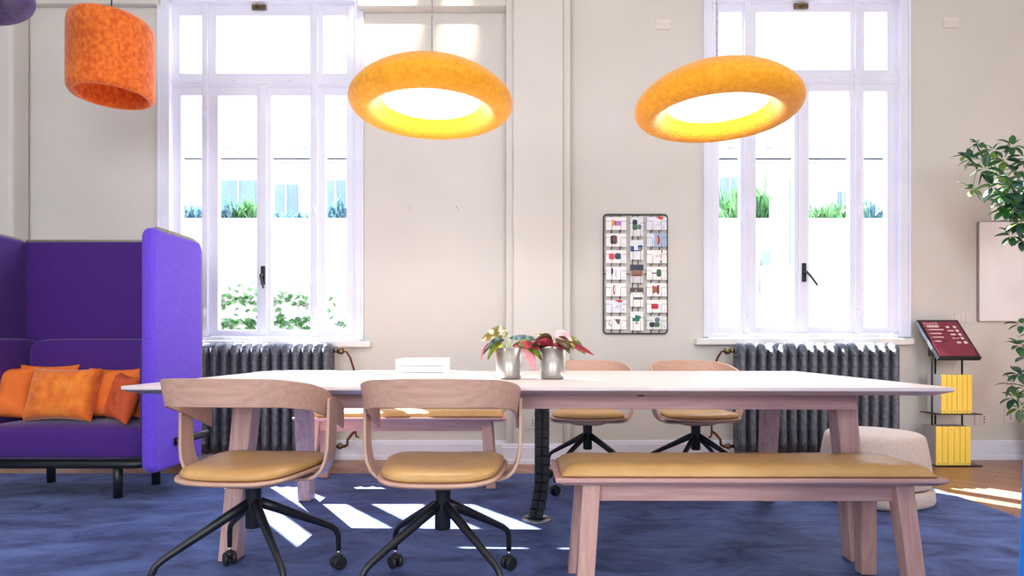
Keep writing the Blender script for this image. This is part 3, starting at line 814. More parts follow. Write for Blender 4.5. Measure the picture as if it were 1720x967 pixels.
def pot_plant(label, px, leaves, stems):
    Y = 2.61; s = F/Y
    base = Vector((PX(px, Y), Y, TH+0.0005))
    root = thing('potted_plant', label, 'plant', base, 0)
    bm = NB()
    lathe(bm, [(0, 0), (0.046, 0), (0.052, 0.004), (0.0555, 0.016), (0.0595, 0.135), (0.0565, 0.135), (0.053, 0.12), (0, 0.12)], 48)
    finish('pot', bm, M['pot'], root)
    bm = NB(); lathe(bm, [(0, 0.121), (0.03, 0.1225), (0.052, 0.1205)], 24); finish('soil', bm, M['soil'], root)
    bm = NB()
    for (x, y, x2, y2, z2) in stems: tube(bm, [(x, y, 0.118), ((x+x2)/2, (y+y2)/2, 0.118+(z2-0.118)*0.6), (x2, y2, z2)], 0.0028, 6)
    finish('stem', bm, M['stemg'], root)
    for (m_, bx, by, bz, dx, dy, dz, L, w_, dr, roll) in leaves:
        bm = NB(); leaf(bm, (bx, by, bz), (dx, dy, dz), L, w_, dr, roll); 
        o = finish('leaf', bm, M[m_], root)
        md = o.modifiers.new('solid', 'SOLIDIFY'); md.thickness = 0.0012
    return root
# z of photo row y: z_local = 0.894-(y-577)/383-0.74
pot_plant('left pewter pot with a drooping striped and pink leaved plant on the table', 855, [
    ('lf_var', -0.005, -0.01, 0.195, -1, -0.15, 0.16, 0.125, 0.075, 0.9, 0.95),
    ('lf_var', 0.00, 0.02, 0.19, -0.9, 0.3, 0.25, 0.09, 0.055, 1.0, -0.7),
    ('lf_bluegreen', -0.02, -0.03, 0.168, -0.8, -0.3, -0.1, 0.135, 0.055, 1.5, 0.8),
    ('lf_green', -0.03, -0.04, 0.160, -0.7, -0.3, -0.4, 0.105, 0.045, 1.3, 0.9),
    ('lf_pink', -0.05, 0.01, 0.160, -1, 0.1, -0.2, 0.12, 0.045, 2.2, 0.4),
    ('lf_bluegreen', 0.0, 0.0, 0.178, 1, 0.1, 0.05, 0.14, 0.030, 0.2, 1.0),
    ('lf_pink', 0.015, -0.02, 0.145, 1, -0.2, 0.15, 0.13, 0.040, 0.6, 0.9),
    ('lf_green', 0.03, -0.02, 0.155, 1, -0.2, 0.0, 0.15, 0.055, 1.6, 0.9),
    ('lf_pale', 0.052, -0.02, 0.145, 0.65, -0.2, -0.6, 0.13, 0.055, 1.5, 0.95),
    ('lf_green', -0.02, 0.03, 0.15, -0.5, 0.8, 0.1, 0.09, 0.05, 1.2, 0),
    ('lf_brown', 0.02, 0.02, 0.145, 0.8, 0.5, 0.1, 0.10, 0.05, 1.0, 0.3),
 ], [(0, 0, -0.01, 0, 0.188), (0.005, 0.005, 0.012, 0.01, 0.185), (-0.01, 0, -0.03, -0.03, 0.165), (0.01, 0, 0.03, -0.01, 0.15)])
pot_plant('right pewter pot with a bronze, green and pink leaved plant on the table', 928, [
    ('lf_brown', 0.0, -0.03, 0.162, -1, -0.2, 0.1, 0.105, 0.085, 0.9, 0.9),
    ('lf_pink', 0.0, -0.03, 0.145, -0.8, -0.5, 0.45, 0.10, 0.045, 0.7, 0.8),
    ('lf_pale', 0.0, 0.01, 0.165, -1, 0.1, 0.15, 0.13, 0.035, 0.5, 1.0),
    ('lf_var', 0.0, 0.02, 0.16, -0.75, 0.3, 0.5, 0.09, 0.04, 0.3, 0.7),
    ('lf_pale', 0.005, -0.01, 0.19, 0.8, -0.2, 0.1, 0.09, 0.06, 1.0, 0.8),
    ('lf_brown', 0.01, -0.03, 0.175, 0.7, -0.5, -0.1, 0.09, 0.06, 1.3, 0.5),
    ('lf_green', 0.045, -0.02, 0.178, 1, -0.2, -0.35, 0.12, 0.055, 0.8, 0.8),
    ('lf_pink', 0.03, -0.02, 0.155, 1, -0.3, -0.1, 0.16, 0.030, 0.55, 0.9),
    ('lf_pink', 0.0, -0.03, 0.15, 0.9, -0.4, 0.0, 0.08, 0.04, 0.8, 0.8),
    ('lf_brown', 0.03, 0.02, 0.15, 0.7, 0.3, 0.1, 0.08, 0.05, 1.2, 0.4),
    ('lf_green', 0.03, -0.03, 0.15, 0.7, -0.6, -0.1, 0.07, 0.04, 1.5, 0.3),
 ], [(0, 0, 0.005, 0, 0.185), (0.005, 0.005, -0.01, 0.01, 0.165), (0.01, -0.01, 0.045, -0.01, 0.172), (-0.005, 0, 0, -0.02, 0.16)])

# ------------------------------------------------------------ pendant lamps
def saucer(label, cx, cy, zb, feltm, name='pendant_lamp', glow=9.0, under=None):
    root = thing(name, label, 'pendant lamp', (cx, cy, zb), 0)
    bm = NB()
    prof = [(0.221, 0.074), (0.221, 0.066), (0.240, 0.044), (0.265, 0.018), (0.295, 0.001), (0.325, 0.002), (0.352, 0.014), (0.371, 0.038), (0.376, 0.062), (0.367, 0.090), (0.340, 0.122), (0.298, 0.155),
            (0.24, 0.187), (0.18, 0.210), (0.13, 0.222), (0.09, 0.226), (0.085, 0.223), (0.085, 0.215), (0.15, 0.205), (0.25, 0.160), (0.33, 0.105), (0.352, 0.065), (0.345, 0.035), (0.318, 0.018), (0.295, 0.018), (0.265, 0.045), (0.232, 0.078)]
    lathe(bm, prof, 96, closed=True)
    finish('lamp_shade', bm, feltm, root, subsurf=1)
    bm = NB(); lathe(bm, [(0, 0.066), (0.208, 0.066), (0.2205, 0.069), (0.2205, 0.076), (0, 0.076)], 64)
    d = finish('diffuser', bm, emis('diffuser_light', (255, 252, 244), glow), root)
    bm = NB(); tube(bm, [(0, 0, 0.04), (0, 0, 0.2), (0.001, 0, 0.5), (0, 0, ZC-zb-0.03)], 0.0035, 8); finish('cord', bm, M['cord'], root)
    bm = NB(); lathe(bm, [(0, ZC-zb-0.035), (0.045, ZC-zb-0.03), (0.05, ZC-zb-0.001), (0, ZC-zb-0.001)], 24); finish('ceiling_rose', bm, M['white'], root)
    bm = NB(); cyl(bm, 0, 0, 0.20, 0.229, 0.084, 32); finish('top_cap', bm, M['white'], root)
    return root
saucer('yellow felt saucer pendant hanging above the white books, left of the pilaster', -0.398, 2.75, 1.943, M['felt_ye'])
saucer('yellow felt saucer pendant hanging in front of the right window', 0.918, 2.75, 1.926, M['felt_ye'])
# tall orange felt shade
root = thing('pendant_lamp', 'orange felt drum pendant hanging above the purple sofa', 'pendant lamp', (PX(187.5, 3.58), 3.58, 2.375))
bm = NB(); r0 = 0.224
lathe(bm, [(r0-0.03, 0.0), (r0-0.012, 0.004), (r0, 0.024), (r0+0.002, 0.06), (r0+0.001, 0.40), (r0-0.004, 0.43), (r0-0.022, 0.452), (r0-0.06, 0.462), (0.06, 0.465), (0.04, 0.463), (0.04, 0.452),
           (r0-0.06, 0.448), (r0-0.03, 0.43), (r0-0.018, 0.40), (r0-0.02, 0.06), (r0-0.03, 0.02), (r0-0.04, 0.006)], 96, closed=True)
finish('lamp_shade', bm, M['felt_or'], root)
bm = NB(); cyl(bm, 0, 0, 0.40, 0.47, 0.045, 24); finish('lamp_holder', bm, M['black'], root)
bm = NB(); lathe(bm, [(0, 0.28), (0.03, 0.29), (0.045, 0.32), (0.035, 0.36), (0.02, 0.40), (0, 0.40)], 24); finish('bulb', bm, emis('bulb_light', (255, 240, 220), 4), root)
bm = NB(); tube(bm, [(0, 0, 0.46), (0, 0, ZC-2.375-0.03)], 0.0035, 8); finish('cord', bm, M['black'], root)
bm = NB(); lathe(bm, [(0, ZC-2.375-0.035), (0.05, ZC-2.375-0.03), (0.05, ZC-2.375-0.001), (0, ZC-2.375-0.001)], 24); finish('ceiling_rose', bm, M['black'], root)
saucer('dark purple felt pendant cut off at the top left corner', -2.665, 2.70, 2.505, M['felt_pu'], glow=0.0)

# ------------------------------------------------------------ pouf
pc = Vector((2.03, 3.40, RZ))
root = thing('pouf', 'round beige wool pouf in two stacked tiers near the radiator', 'pouf', pc, R(20))
bm = NB()
lathe(bm, [(0, 0.002), (0.255, 0.002), (0.275, 0.012), (0.281, 0.03), (0.277, 0.082), (0.269, 0.089), (0.25, 0.091), (0, 0.091)], 72, sq=2.35)
finish('lower_tier', bm, M['pouf'], root)
bm = NB()
lathe(bm, [(0, 0.100), (0.25, 0.100), (0.266, 0.103), (0.271, 0.112), (0.262, 0.22), (0.250, 0.30), (0.240, 0.352), (0.233, 0.372), (0.216, 0.384), (0.17, 0.390), (0, 0.393)], 72, sq=2.35)
finish('upper_tier', bm, M['pouf'], root)
bm = NB(); lathe(bm, [(0, 0.0905), (0.252, 0.0905), (0.252, 0.1005), (0, 0.1005)], 72, sq=2.35); finish('seam', bm, M['seam'], root)

# ------------------------------------------------------------ sofa
so = thing('high_back_sofa', 'purple high back sofa with tall padded wings and black tube legs', 'sofa', (-2.6, 3.6, 0))
def L(x, y, z): return (x+2.6, y-3.6, z)
def rbox(x0, x1, y0, y1, z0, z1, name, m_, bev, seg=5, parent=so, zf=None):
    bm = NB(); box(bm, x0+2.6, x1+2.6, y0-3.6, y1-3.6, z0, z1)
    o = finish(name, bm, m_, parent, bevel=bev, seg=seg)
    return o
# right wing (outer face X=-2.04), rounded corner outline, thick and soft
def wing(name, x0, x1, y0, y1, z0, z1, m_, r_=0.06, bev=0.028, skew=0.0):
    bm = NB()
    poly = rrect(y0-3.6, y1-3.6, z0, z1, r_, 6)
    prism(bm, poly, x0+2.6, x1+2.6, plane='yz')
    if skew:
        for v in bm.verts: v.co.x += skew*(v.co.y-(y1-3.6))
    o = finish(name, bm, m_, so, bevel=bev, seg=5)
    return o
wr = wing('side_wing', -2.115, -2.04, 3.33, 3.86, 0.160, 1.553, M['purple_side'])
bm = NB()   # zip band round the outer rim of the wing, towards the back edge
ypts = [(3.40, 1.545), (3.6, 1.546), (3.76, 1.545), (3.815, 1.53), (3.848, 1.49), (3.852, 1.42), (3.852, 0.25)]
tube(bm, [L(-2.062, y-0.0, z-0.002) for y, z in ypts], 0.020, 8, flat=(1, 1)); finish('zip_band', bm, M['zip'], wr)
bk = wing('back_wing', -3.16, -2.1, 3.84, 3.90, 0.160, 1.549, M['purple'], 0.03, 0.02)
bk.data.clear_geometry()
bm = NB(); box(bm, -3.16+2.6, -2.10+2.6, 3.80-3.6, 3.865-3.6, 0.16, 1.549); 
bmesh.ops.recalc_face_normals(bm, faces=bm.faces); bm.to_mesh(bk.data); bm.free(); bk.data.shade_smooth()
bm = NB(); tube(bm, [L(-3.15, 3.822, 1.546), L(-2.12, 3.822, 1.546)], 0.015, 8); finish('zip_band', bm, M['zip'], bk)
wl = wing('side_wing', -3.225, -3.15, 3.33, 3.86, 0.160, 1.553, M['purple'], 0.06, 0.028, skew=-0.12)
bm = NB(); tube(bm, [L(-3.185-0.12*(y-3.86), y, 1.553) for y in (3.40, 3.6, 3.80)], 0.012, 8); finish('zip_band', bm, M['zip'], wl)
# seat
def soft(name, x0, x1, y0, y1, z0, z1, m_, crown=0.02, r_=0.05, parent=so, n=14):
    bm = NB()
    vs = []
    box(bm, x0+2.6, x1+2.6, y0-3.6, y1-3.6, z0, z1)
    bmesh.ops.subdivide_edges(bm, edges=bm.edges, cuts=6, use_grid_fill=True)
    cx, cy, cz = (x0+x1)/2+2.6, (y0+y1)/2-3.6, (z0+z1)/2
    hx_, hy_, hz_ = (x1-x0)/2, (y1-y0)/2, (z1-z0)/2
    for v in bm.verts:
        u, w_, t = (v.co.x-cx)/hx_, (v.co.y-cy)/hy_, (v.co.z-cz)/hz_
        # round corners: distance-limited
        d = Vector((max(0, abs(u)*hx_-(hx_-r_)), max(0, abs(w_)*hy_-(hy_-r_)), max(0, abs(t)*hz_-(hz_-r_))))
        if d.length > r_:
            k = r_/d.length
            v.co.x = cx+math.copysign(min(abs(u)*hx_, hx_-r_)+d.x*k, u)
            v.co.y = cy+math.copysign(min(abs(w_)*hy_, hy_-r_)+d.y*k, w_)
            v.co.z = cz+math.copysign(min(abs(t)*hz_, hz_-r_)+d.z*k, t)
        if t > 0: v.co.z += crown*(1-u*u)*(1-w_*w_)*t
    return finish(name, bm, m_, parent, subsurf=1)
soft('seat_cushion', -3.15, -2.12, 3.37, 3.80, 0.225, 0.425, M['purple'], 0.02, 0.055)
soft('back_bolster', -3.03, -2.18, 3.66, 3.80, 0.39, 0.925, M['purple'], 0.0, 0.05)
soft('back_bolster', -3.15, -3.035, 3.36, 3.80, 0.39, 0.925, M['purple'], 0.0, 0.035)
soft('arm_bolster', -2.175, -2.115, 3.40, 3.72, 0.34, 0.915, M['purple'], 0.0, 0.028)
bm = NB()
zt_ = 0.205
tube(bm, [L(-3.16, 3.40, zt_), L(-2.20, 3.40, zt_), L(-2.15, 3.42, zt_), L(-2.135, 3.46, zt_), L(-2.135, 3.76, zt_)], 0.024, 12)
tube(bm, [L(-3.16, 3.76, zt_), L(-2.135, 3.76, zt_)], 0.022, 12)
box(bm, *(-3.14+2.6, -2.14+2.6), 3.42-3.6, 3.74-3.6, 0.195, 0.24)
finish('base_frame', bm, M['black'], so)
for (px, py, Y) in ((198, 838, 3.425), (86, 803, 3.955-0.15)):
    bm = NB(); cyl(bm, PX(px, Y)+2.6, Y-3.6, RZ+0.001, 0.225, 0.024, 20); finish('leg', bm, M['black'], so)
for (x, y) in ((-3.08, 3.425), (-2.28, 3.80-0.05)):
    bm = NB(); cyl(bm, x+2.6, y-3.6, RZ+0.001, 0.225, 0.024, 20); finish('leg', bm, M['black'], so)
bm = NB(); tube(bm, [L(-2.035, 3.53, 0.312), L(-2.0, 3.59, 0.318), L(-1.955, 3.66, 0.334), L(-1.925, 3.70, 0.342)], 0.023, 12); finish('tube_rail', bm, M['black'], so)

# cushions
def cushion(label, cx, cy, cz, w_, h_, t_, m_, rx=0, rz=0, ry=0, zipm=None, group='orange cushions on the purple sofa'):
    bm = NB(); n = 22
    root = None
    def pt(u, v, s):
        # pinched edges: sides bow in slightly
        bx = 1-0.10*(1-v*v); bz = 1-0.10*(1-u*u)
        th = (max(0, 1-u**4)*max(0, 1-v**4))**0.5*(t_/2)
        wr = 0.008*noise.noise(Vector((u*4+cx*7, v*4+s, cz*3)))+0.010*noise.noise(Vector((u*2.2+cx*3, v*2.2, s)))
        return (u*w_/2*bx, -s*(th+wr*(th > 0.004)), v*h_/2*bz)
    A = [[bm.verts.new(pt(-1+2*i/n, -1+2*j/n, 1)) for j in range(n+1)] for i in range(n+1)]
    B = [[(A[i][j] if i in (0, n) or j in (0, n) else bm.verts.new(pt(-1+2*i/n, -1+2*j/n, -1))) for j in range(n+1)] for i in range(n+1)]
    for i in range(n):
        for j in range(n):
            f = bm.faces.new((A[i][j], A[i+1][j], A[i+1][j+1], A[i][j+1])); f.smooth = True
            f = bm.faces.new((B[i][j], B[i][j+1], B[i+1][j+1], B[i+1][j])); f.smooth = True
    o = finish('cushion', bm, m_, None, subsurf=1)
    o.location = (cx, cy, cz); o.rotation_euler = (rx, ry, rz)
    props(o, label, 'cushion', group)
    if zipm:
        bm = NB(); tube(bm, [(-w_/2*0.95, -0.002, -h_/2*0.94), (-w_/2*0.90, -0.003, 0), (-w_/2*0.95, -0.002, h_/2*0.94)], 0.004, 6)
        finish('piping', bm, zipm, o)
    return o
cushion('plain orange cushion at the left end of the purple sofa', PX(-2, 3.52), 3.545, 0.60, 0.37, 0.33, 0.14, M['orange_pl'], R(-14), R(8))
cushion('textured orange velvet cushion, front and centre on the purple sofa', PX(99, 3.47), 3.50, 0.595, 0.43, 0.33, 0.15, M['orange_vel'], R(-16), R(-3))
cushion('orange cushion almost hidden behind the textured velvet one', PX(70, 3.6)+0.02, 3.615, 0.612, 0.36, 0.33, 0.07, M['orange_pl'], R(-12), R(4))
cushion('plain orange cushion between the velvet one and the rust one', PX(190, 3.58), 3.60, 0.597, 0.36, 0.32, 0.11, M['orange_pl'], R(-12), R(3))
cushion('rust orange cushion turned sideways against the right sofa arm', PX(207, 3.5), 3.50, 0.575, 0.26, 0.29, 0.10, M['rust'], R(-14), R(-34), R(5), M['rust'])

# ------------------------------------------------------------ postcard rack
YR = WY-0.03
rk = thing('postcard_rack', 'black wire postcard rack hung on the wall beside the right window', 'rack', (PX(1067.5, WY), WY, PZ(460, WY)))
def RL(px, py): return (PX(px, YR)-PX(1067.5, WY), PZ(py, YR)-PZ(460, WY))
x0, z0 = RL(1014, 560); x1, z1 = RL(1121, 360)
bm = NB(); pts = rrect(x0, x1, z0, z1, 0.025, 5); pts.append(pts[0]); pts.append(pts[1])
tube(bm, [(a, -0.022, c) for a, c in pts], 0.0055, 8, cap=False); 
for zz in (z0, z1):
    for fx in (0.2, 0.8): tube(bm, [(x0+(x1-x0)*fx, -0.022, zz), (x0+(x1-x0)*fx, 0, zz)], 0.004, 6)
finish('outer_frame', bm, M['black'], rk)
for px in (1027.5, 1041.5, 1063, 1072.5, 1094, 1108):
    a, _ = RL(px, 0)
    bm = NB(); tube(bm, [(a, -0.018, z0), (a, -0.018, z1)], 0.003, 6); finish('upright_wire', bm, M['black'], rk)
bm = NB(); _, zz = RL(0, 459.5)
tube(bm, [(x0, -0.016, zz), (x1, -0.016, zz)], 0.003, 6); finish('cross_wire', bm, M['black'], rk)
colL = [(364.5, 386), (392, 414), (420, 442), (447.8, 469.7), (475.6, 497.5), (504, 525), (531, 553)]
colM = [(364, 396.7), (403, 436), (444.3, 475), (483, 515), (523, 555)]
colR = [(364.5, 386), (392, 414), (420, 442), (447.8, 469.7), (475.6, 497.5), (503.5, 525), (531, 553)]
for cl, xr in ((colL, (1018, 1052)), (colM, (1058.5, 1080.5)), (colR, (1086.5, 1120))):
    for (ya, yb_) in cl:
        bm = NB()
        a, za = RL(xr[0], ya+(yb_-ya)*0.32); c, _ = RL(xr[1], 0); _, zb_ = RL(0, yb_+2)
        w_ = c-a
        if xr[0] != 1058.5:
            for xa, xb in ((a-0.004, a+w_*0.28), (c+0.004, c-w_*0.28)):
                tube(bm, [(xa, -0.034, za), (xb, -0.034, za), (xb, -0.034, zb_), (xb, -0.018, zb_-0.003)], 0.0016, 6)
        else:
            for xa, xb in ((a-0.01, a+w_*0.22), (c+0.01, c-w_*0.22)):
                tube(bm, [(xa, -0.034, za), (xb, -0.034, za), (xb, -0.034, zb_), (xb, -0.018, zb_-0.003)], 0.0016, 6)
        finish('card_holder', bm, M['black'], rk)
CM = {}
def cmat(c):
    if c not in CM: CM[c] = mat('card_print_%d' % len(CM), c, 0.6, col2=tuple(max(0, v-8) for v in c), scale=20)
    return CM[c]
def blob(kind, x, y, w_, h_):
    if kind == 'r': return [(x-w_/2, y-h_/2), (x+w_/2, y-h_/2), (x+w_/2, y+h_/2), (x-w_/2, y+h_/2)]
    if kind == 'o': return [(x+w_/2*cos(2*pi*k/20), y+h_/2*sin(2*pi*k/20)) for k in range(20)]
    if kind == 'q': return rrect(x-w_/2, x+w_/2, y-h_/2, y+h_/2, min(w_, h_)*0.3, 4)
    if kind == 'rt': return [(x-w_/2, y-h_/2*0.5), (x+w_/2, y-h_/2), (x+w_/2, y+h_/2), (x-w_/2, y+h_/2*1.0)]
    if kind == 'v': return [(x-w_/2, y+h_/2), (x+w_/2, y+h_/2*0.4), (x+w_/2, y-h_/2*0.4), (x-w_/2, y-h_/2)]
    if kind == 'w': return [(x-w_/2, y+h_/2), (x+w_/2, y+h_/2), (x+w_/2*0.8, y-h_/2), (x+w_/2*0.1, y-h_/2*0.8), (x-w_/2*0.3, y)]
def postcard(label, xr, yr, shapes, base=(246, 246, 246)):
    YC = YR-0.004
    cx = (xr[0]+xr[1])/2; cy = (yr[0]+yr[1])/2
    w_ = (xr[1]-xr[0])*YC/F; h_ = (yr[1]-yr[0])*YC/F
    root = thing('postcard', label, 'postcard', (PX(cx, YC), YC, PZ(cy, YC)), 0, 'postcards in the wire wall rack')
    bm = NB(); box(bm, -w_/2, w_/2, -0.0006, 0.0006, -h_/2, h_/2); finish('card', bm, cmat(base), root)
    for i, (k, u, v, a, c, colr) in enumerate(shapes):
        poly = blob(k, u*w_, v*h_, a*w_, c*h_)
        poly = [(max(-w_/2, min(w_/2, p_[0])), max(-h_/2, min(h_/2, p_[1]))) for p_ in poly]
        bm = NB(); prism(bm, poly, -0.0009-0.0002*i, -0.00065); finish('printed_shape', bm, cmat(colr), root)
LX, MX, RX = (1018, 1052), (1058.5, 1080.5), (1086.5, 1120)
NAVY, RED, GRN, TEA, BRN, BLU, GRY, CRI = (38, 48, 78), (214, 60, 64), (70, 118, 84), (40, 112, 96), (150, 84, 62), (34, 84, 150), (110, 122, 138), (190, 30, 62)
mark = ('o', 0.38, -0.33, 0.04, 0.06, (90, 90, 96))
postcard('postcard of an orange cone and lilac block, top left in rack', LX, colL[0], [('v', -0.12, 0.05, 0.16, 0.6, (240, 150, 100)), ('r', -0.04, 0.02, 0.05, 0.36, (60, 40, 40)), ('r', 0.12, 0.02, 0.26, 0.36, (180, 130, 200))])
postcard('postcard of a brown and navy barrel stool, second in the left column', LX, colL[1], [('q', -0.12, 0.02, 0.32, 0.66, NAVY), ('q', -0.06, 0.02, 0.22, 0.6, (116, 80, 76)), mark])
postcard('postcard with red and navy blocks side by side, third in the left column', LX, colL[2], [('q', -0.22, 0.02, 0.28, 0.46, (222, 80, 90)), ('q', 0.08, 0.04, 0.3, 0.46, (54, 70, 110)), mark])
postcard('postcard with thin grey and navy curves, fourth in the left column', LX, colL[3], [('v', -0.2, 0.15, 0.1, 0.7, NAVY), ('o', 0.0, -0.05, 0.1, 0.6, (180, 184, 194)), ('o', 0.02, -0.05, 0.04, 0.5, (246, 246, 246)), mark], (240, 242, 248))
postcard('postcard of a crimson upright oval ring, fifth in the left column', LX, colL[4], [('o', -0.10, 0.0, 0.12, 0.74, CRI), ('o', -0.085, 0.02, 0.05, 0.46, (246, 240, 240)), mark])
postcard('postcard of a red tipped pale blue sketch, sixth in left column', LX, colL[5], [('w', 0.1, 0.40, 0.42, 0.2, (220, 54, 56)), ('r', 0.14, 0.06, 0.22, 0.03, (110, 120, 140)), ('r', 0.04, 0.0, 0.02, 0.22, (90, 100, 120)), ('rt', 0.1, -0.1, 0.3, 0.05, (190, 196, 220)), ('o', 0.36, -0.26, 0.05, 0.1, (110, 60, 70))], (232, 236, 248))
postcard('postcard of a grey lounge seat outline, bottom of the left column', LX, colL[6], [('o', -0.28, 0.0, 0.18, 0.5, (150, 150, 156)), ('o', -0.27, 0.02, 0.12, 0.38, (246, 246, 246)), ('w', 0.05, 0.08, 0.28, 0.4, (104, 92, 96)), mark])
postcard('postcard with navy, green and grey round stools, top of middle column', MX, colM[0], [('q', -0.14, 0.20, 0.36, 0.3, NAVY), ('q', -0.14, -0.04, 0.36, 0.28, GRN), ('o', 0.2, -0.02, 0.34, 0.26, GRY)], (228, 232, 236))
postcard('postcard of a blue sofa pair, second in the middle column', MX, colM[1], [('q', -0.34, 0.05, 0.28, 0.28, BLU), ('q', 0.26, 0.12, 0.34, 0.24, BLU), ('r', 0.05, -0.04, 0.6, 0.05, (40, 80, 110)), ('o', 0.24, 0.08, 0.14, 0.08, (200, 200, 80))], (236, 240, 246))
postcard('postcard of a brown interior under a navy sky, third in middle column', MX, colM[2], [('r', 0, 0.34, 1.0, 0.32, (62, 66, 88)), ('r', 0, 0.02, 0.9, 0.3, (150, 100, 84)), ('r', 0, -0.08, 0.6, 0.05, (60, 40, 44))], (214, 208, 216))
postcard('postcard of a dark interior with white shelf, fourth in middle column', MX, colM[3], [('r', 0, 0.34, 1.0, 0.32, (92, 76, 82)), ('r', 0, 0.22, 0.9, 0.07, (246, 240, 240)), ('o', -0.08, 0.33, 0.1, 0.08, (220, 180, 190)), ('r', 0.1, -0.06, 0.7, 0.12, (104, 96, 110))])
postcard('postcard of a green armchair, bottom of the middle column', MX, colM[4], [('v', 0.1, 0.2, 0.44, 0.26, TEA), ('q', -0.06, 0.08, 0.56, 0.18, TEA), ('r', 0.0, -0.06, 0.06, 0.14, (40, 60, 60)), ('r', 0.0, -0.13, 0.3, 0.03, (40, 60, 60))], (244, 244, 246))
postcard('postcard with a red shape over pale lines, top right in rack', RX, colR[0], [('w', 0.12, 0.40, 0.42, 0.2, (220, 54, 56)), ('r', 0.14, 0.06, 0.22, 0.03, (110, 120, 140)), ('rt', 0.12, -0.1, 0.34, 0.05, (190, 180, 214)), ('o', 0.34, -0.28, 0.05, 0.1, (90, 80, 100))], (232, 234, 248))
postcard('blue postcard of a red crescent, second in the right column', RX, colR[1], [('r', 0.18, 0, 0.64, 1.0, (170, 190, 224)), ('o', 0.06, 0.0, 0.18, 0.74, (160, 56, 50)), ('o', 0.02, 0.0, 0.09, 0.62, (236, 150, 120))], (222, 232, 244))
postcard('white postcard with faint line sketch and pink patch, third in right column', RX, colR[2], [('q', 0.2, 0.05, 0.14, 0.26, (240, 200, 208)), ('r', 0.25, 0.4, 0.05, 0.2, (70, 70, 80)), ('r', 0.2, -0.38, 0.06, 0.18, (70, 70, 80)), ('rt', -0.02, 0.05, 0.3, 0.03, (170, 174, 184)), ('o', 0.0, 0.04, 0.05, 0.08, (110, 110, 120))])
postcard('postcard of an upright dark green cushion, fourth in the right column', RX, colR[3], [('q', 0.1, 0.02, 0.22, 0.56, (56, 98, 76)), ('rt', -0.12, 0.0, 0.28, 0.08, (40, 44, 48)), mark])
postcard('postcard of a copper brown armchair, fifth in the right column', RX, colR[4], [('v', -0.06, 0.02, 0.32, 0.66, (170, 96, 74)), ('r', 0.06, 0.02, 0.12, 0.66, (128, 66, 52)), mark])
postcard('postcard of a crimson cube, sixth in the right column', RX, colR[5], [('q', -0.1, 0.0, 0.36, 0.4, (204, 30, 66)), mark])
postcard('postcard with grey disc over navy and green stools, bottom right in rack', RX, colR[6], [('q', -0.24, -0.14, 0.26, 0.36, NAVY), ('q', 0.0, -0.14, 0.28, 0.36, GRN), ('o', 0.02, 0.22, 0.26, 0.4, GRY), mark], (226, 232, 230))

# ------------------------------------------------------------ display stand with yellow binders
st = thing('display_stand', 'black rod stand with shelves and tilted burgundy display', 'display stand', (3.18, 4.41, 0))
def S(x, y, z): return (x-3.18, y-4.41, z)
SX0, SX1, SY_0, SY_1 = 3.055, 3.315, 4.32, 4.50
for zz, nm in ((0.004, 'shelf'), (0.378, 'shelf')):
    bm = NB(); box(bm, 3.035-3.18, 3.37-3.18, 4.315-4.41, 4.50-4.41, zz, zz+0.006); finish(nm, bm, M['black'], st, bevel=0.001)
for (px, Y, zt_) in ((1565.5, 4.43, 0.86), (1571, 4.49, 0.86), (1616, 4.49, 0.80)):
    bm = NB(); x_ = PX(px, Y); tube(bm, [S(x_, Y, 0.004), S(x_, Y, zt_)], 0.0065, 8); finish('upright_rod', bm, M['black'], st)
# display: top edge farther and higher, bottom edge nearer and lower
YT, YBm = 4.62-0.02, 4.13
tl, tr_ = P(1540, 536.5, 4.55), P(1608.5, 536.5, 4.55)
def DP(u, v, out=0.0):     # u across 0..1, v down 0..1 on the display plane; out = towards viewer along the normal
    xa, wd = DX0, DW
    y = DYT+(DYB-DYT)*v; z = DZT+(DZB-DZT)*v
    return Vector((xa+wd*u, y, z))+DN*out
DYT, DYB = 4.55, 4.31
DZT = PZ(537, DYT); DZB = PZ(601, DYB)
DX0 = PX(1540, DYT); DW = PX(1608.5, DYT)-PX(1540, DYT)
DX0b = PX(1577, DYB)
DN = Vector((0, -(DZT-DZB), (DYT-DYB))).normalized()
DN = Vector((0, -(DZT-DZB), -(DYB-DYT))).normalized()
def quadbox(bm, u0, u1, v0, v1, o0, o1, mi=0):
    pts = [DP(u0, v1, o0), DP(u1, v1, o0), DP(u1, v0, o0), DP(u0, v0, o0), DP(u0, v1, o1), DP(u1, v1, o1), DP(u1, v0, o1), DP(u0, v0, o1)]
    hexa(bm, [S(*p_) for p_ in pts], mi)
bm = NB(); quadbox(bm, 0, 1, 0, 1, -0.030, 0.0); disp = finish('display_housing', bm, M['black'], st, bevel=0.003)
bm = NB(); quadbox(bm, 0.002, 0.0, 0.02, 0.98, -0.026, -0.004); bm.free()
bm = NB(); quadbox(bm, -0.004, 0.0, 0.02, 0.75, -0.028, -0.003); finish('side_strip', bm, M['steel'], disp)
bm = NB(); quadbox(bm, 0.055, 0.945, 0.05, 0.95, 0.0, 0.002); finish('screen', bm, M['screen'], disp)
rows_ = [(0.17, 0.30, 0.10), (0.275, 0.36, 0.11), (0.375, 0.26, 0.12), (0.475, 0.26, 0.13), (0.58, 0.14, 0.14)]
def printed(nm, *a):
    bm = NB(); quadbox(bm, *a, 0.002, 0.003); finish(nm, bm, M['scr_txt'], disp)
for i, (v, w_, u0) in enumerate(rows_):
    printed('list_arrow', 0.10, 0.112, v-0.012, v+0.012)
    printed('text_line', 0.14, 0.14+w_, v-0.016, v+0.010)
    if i == 0: printed('text_line', 0.14, 0.14+w_*0.95, v+0.020, v+0.042)
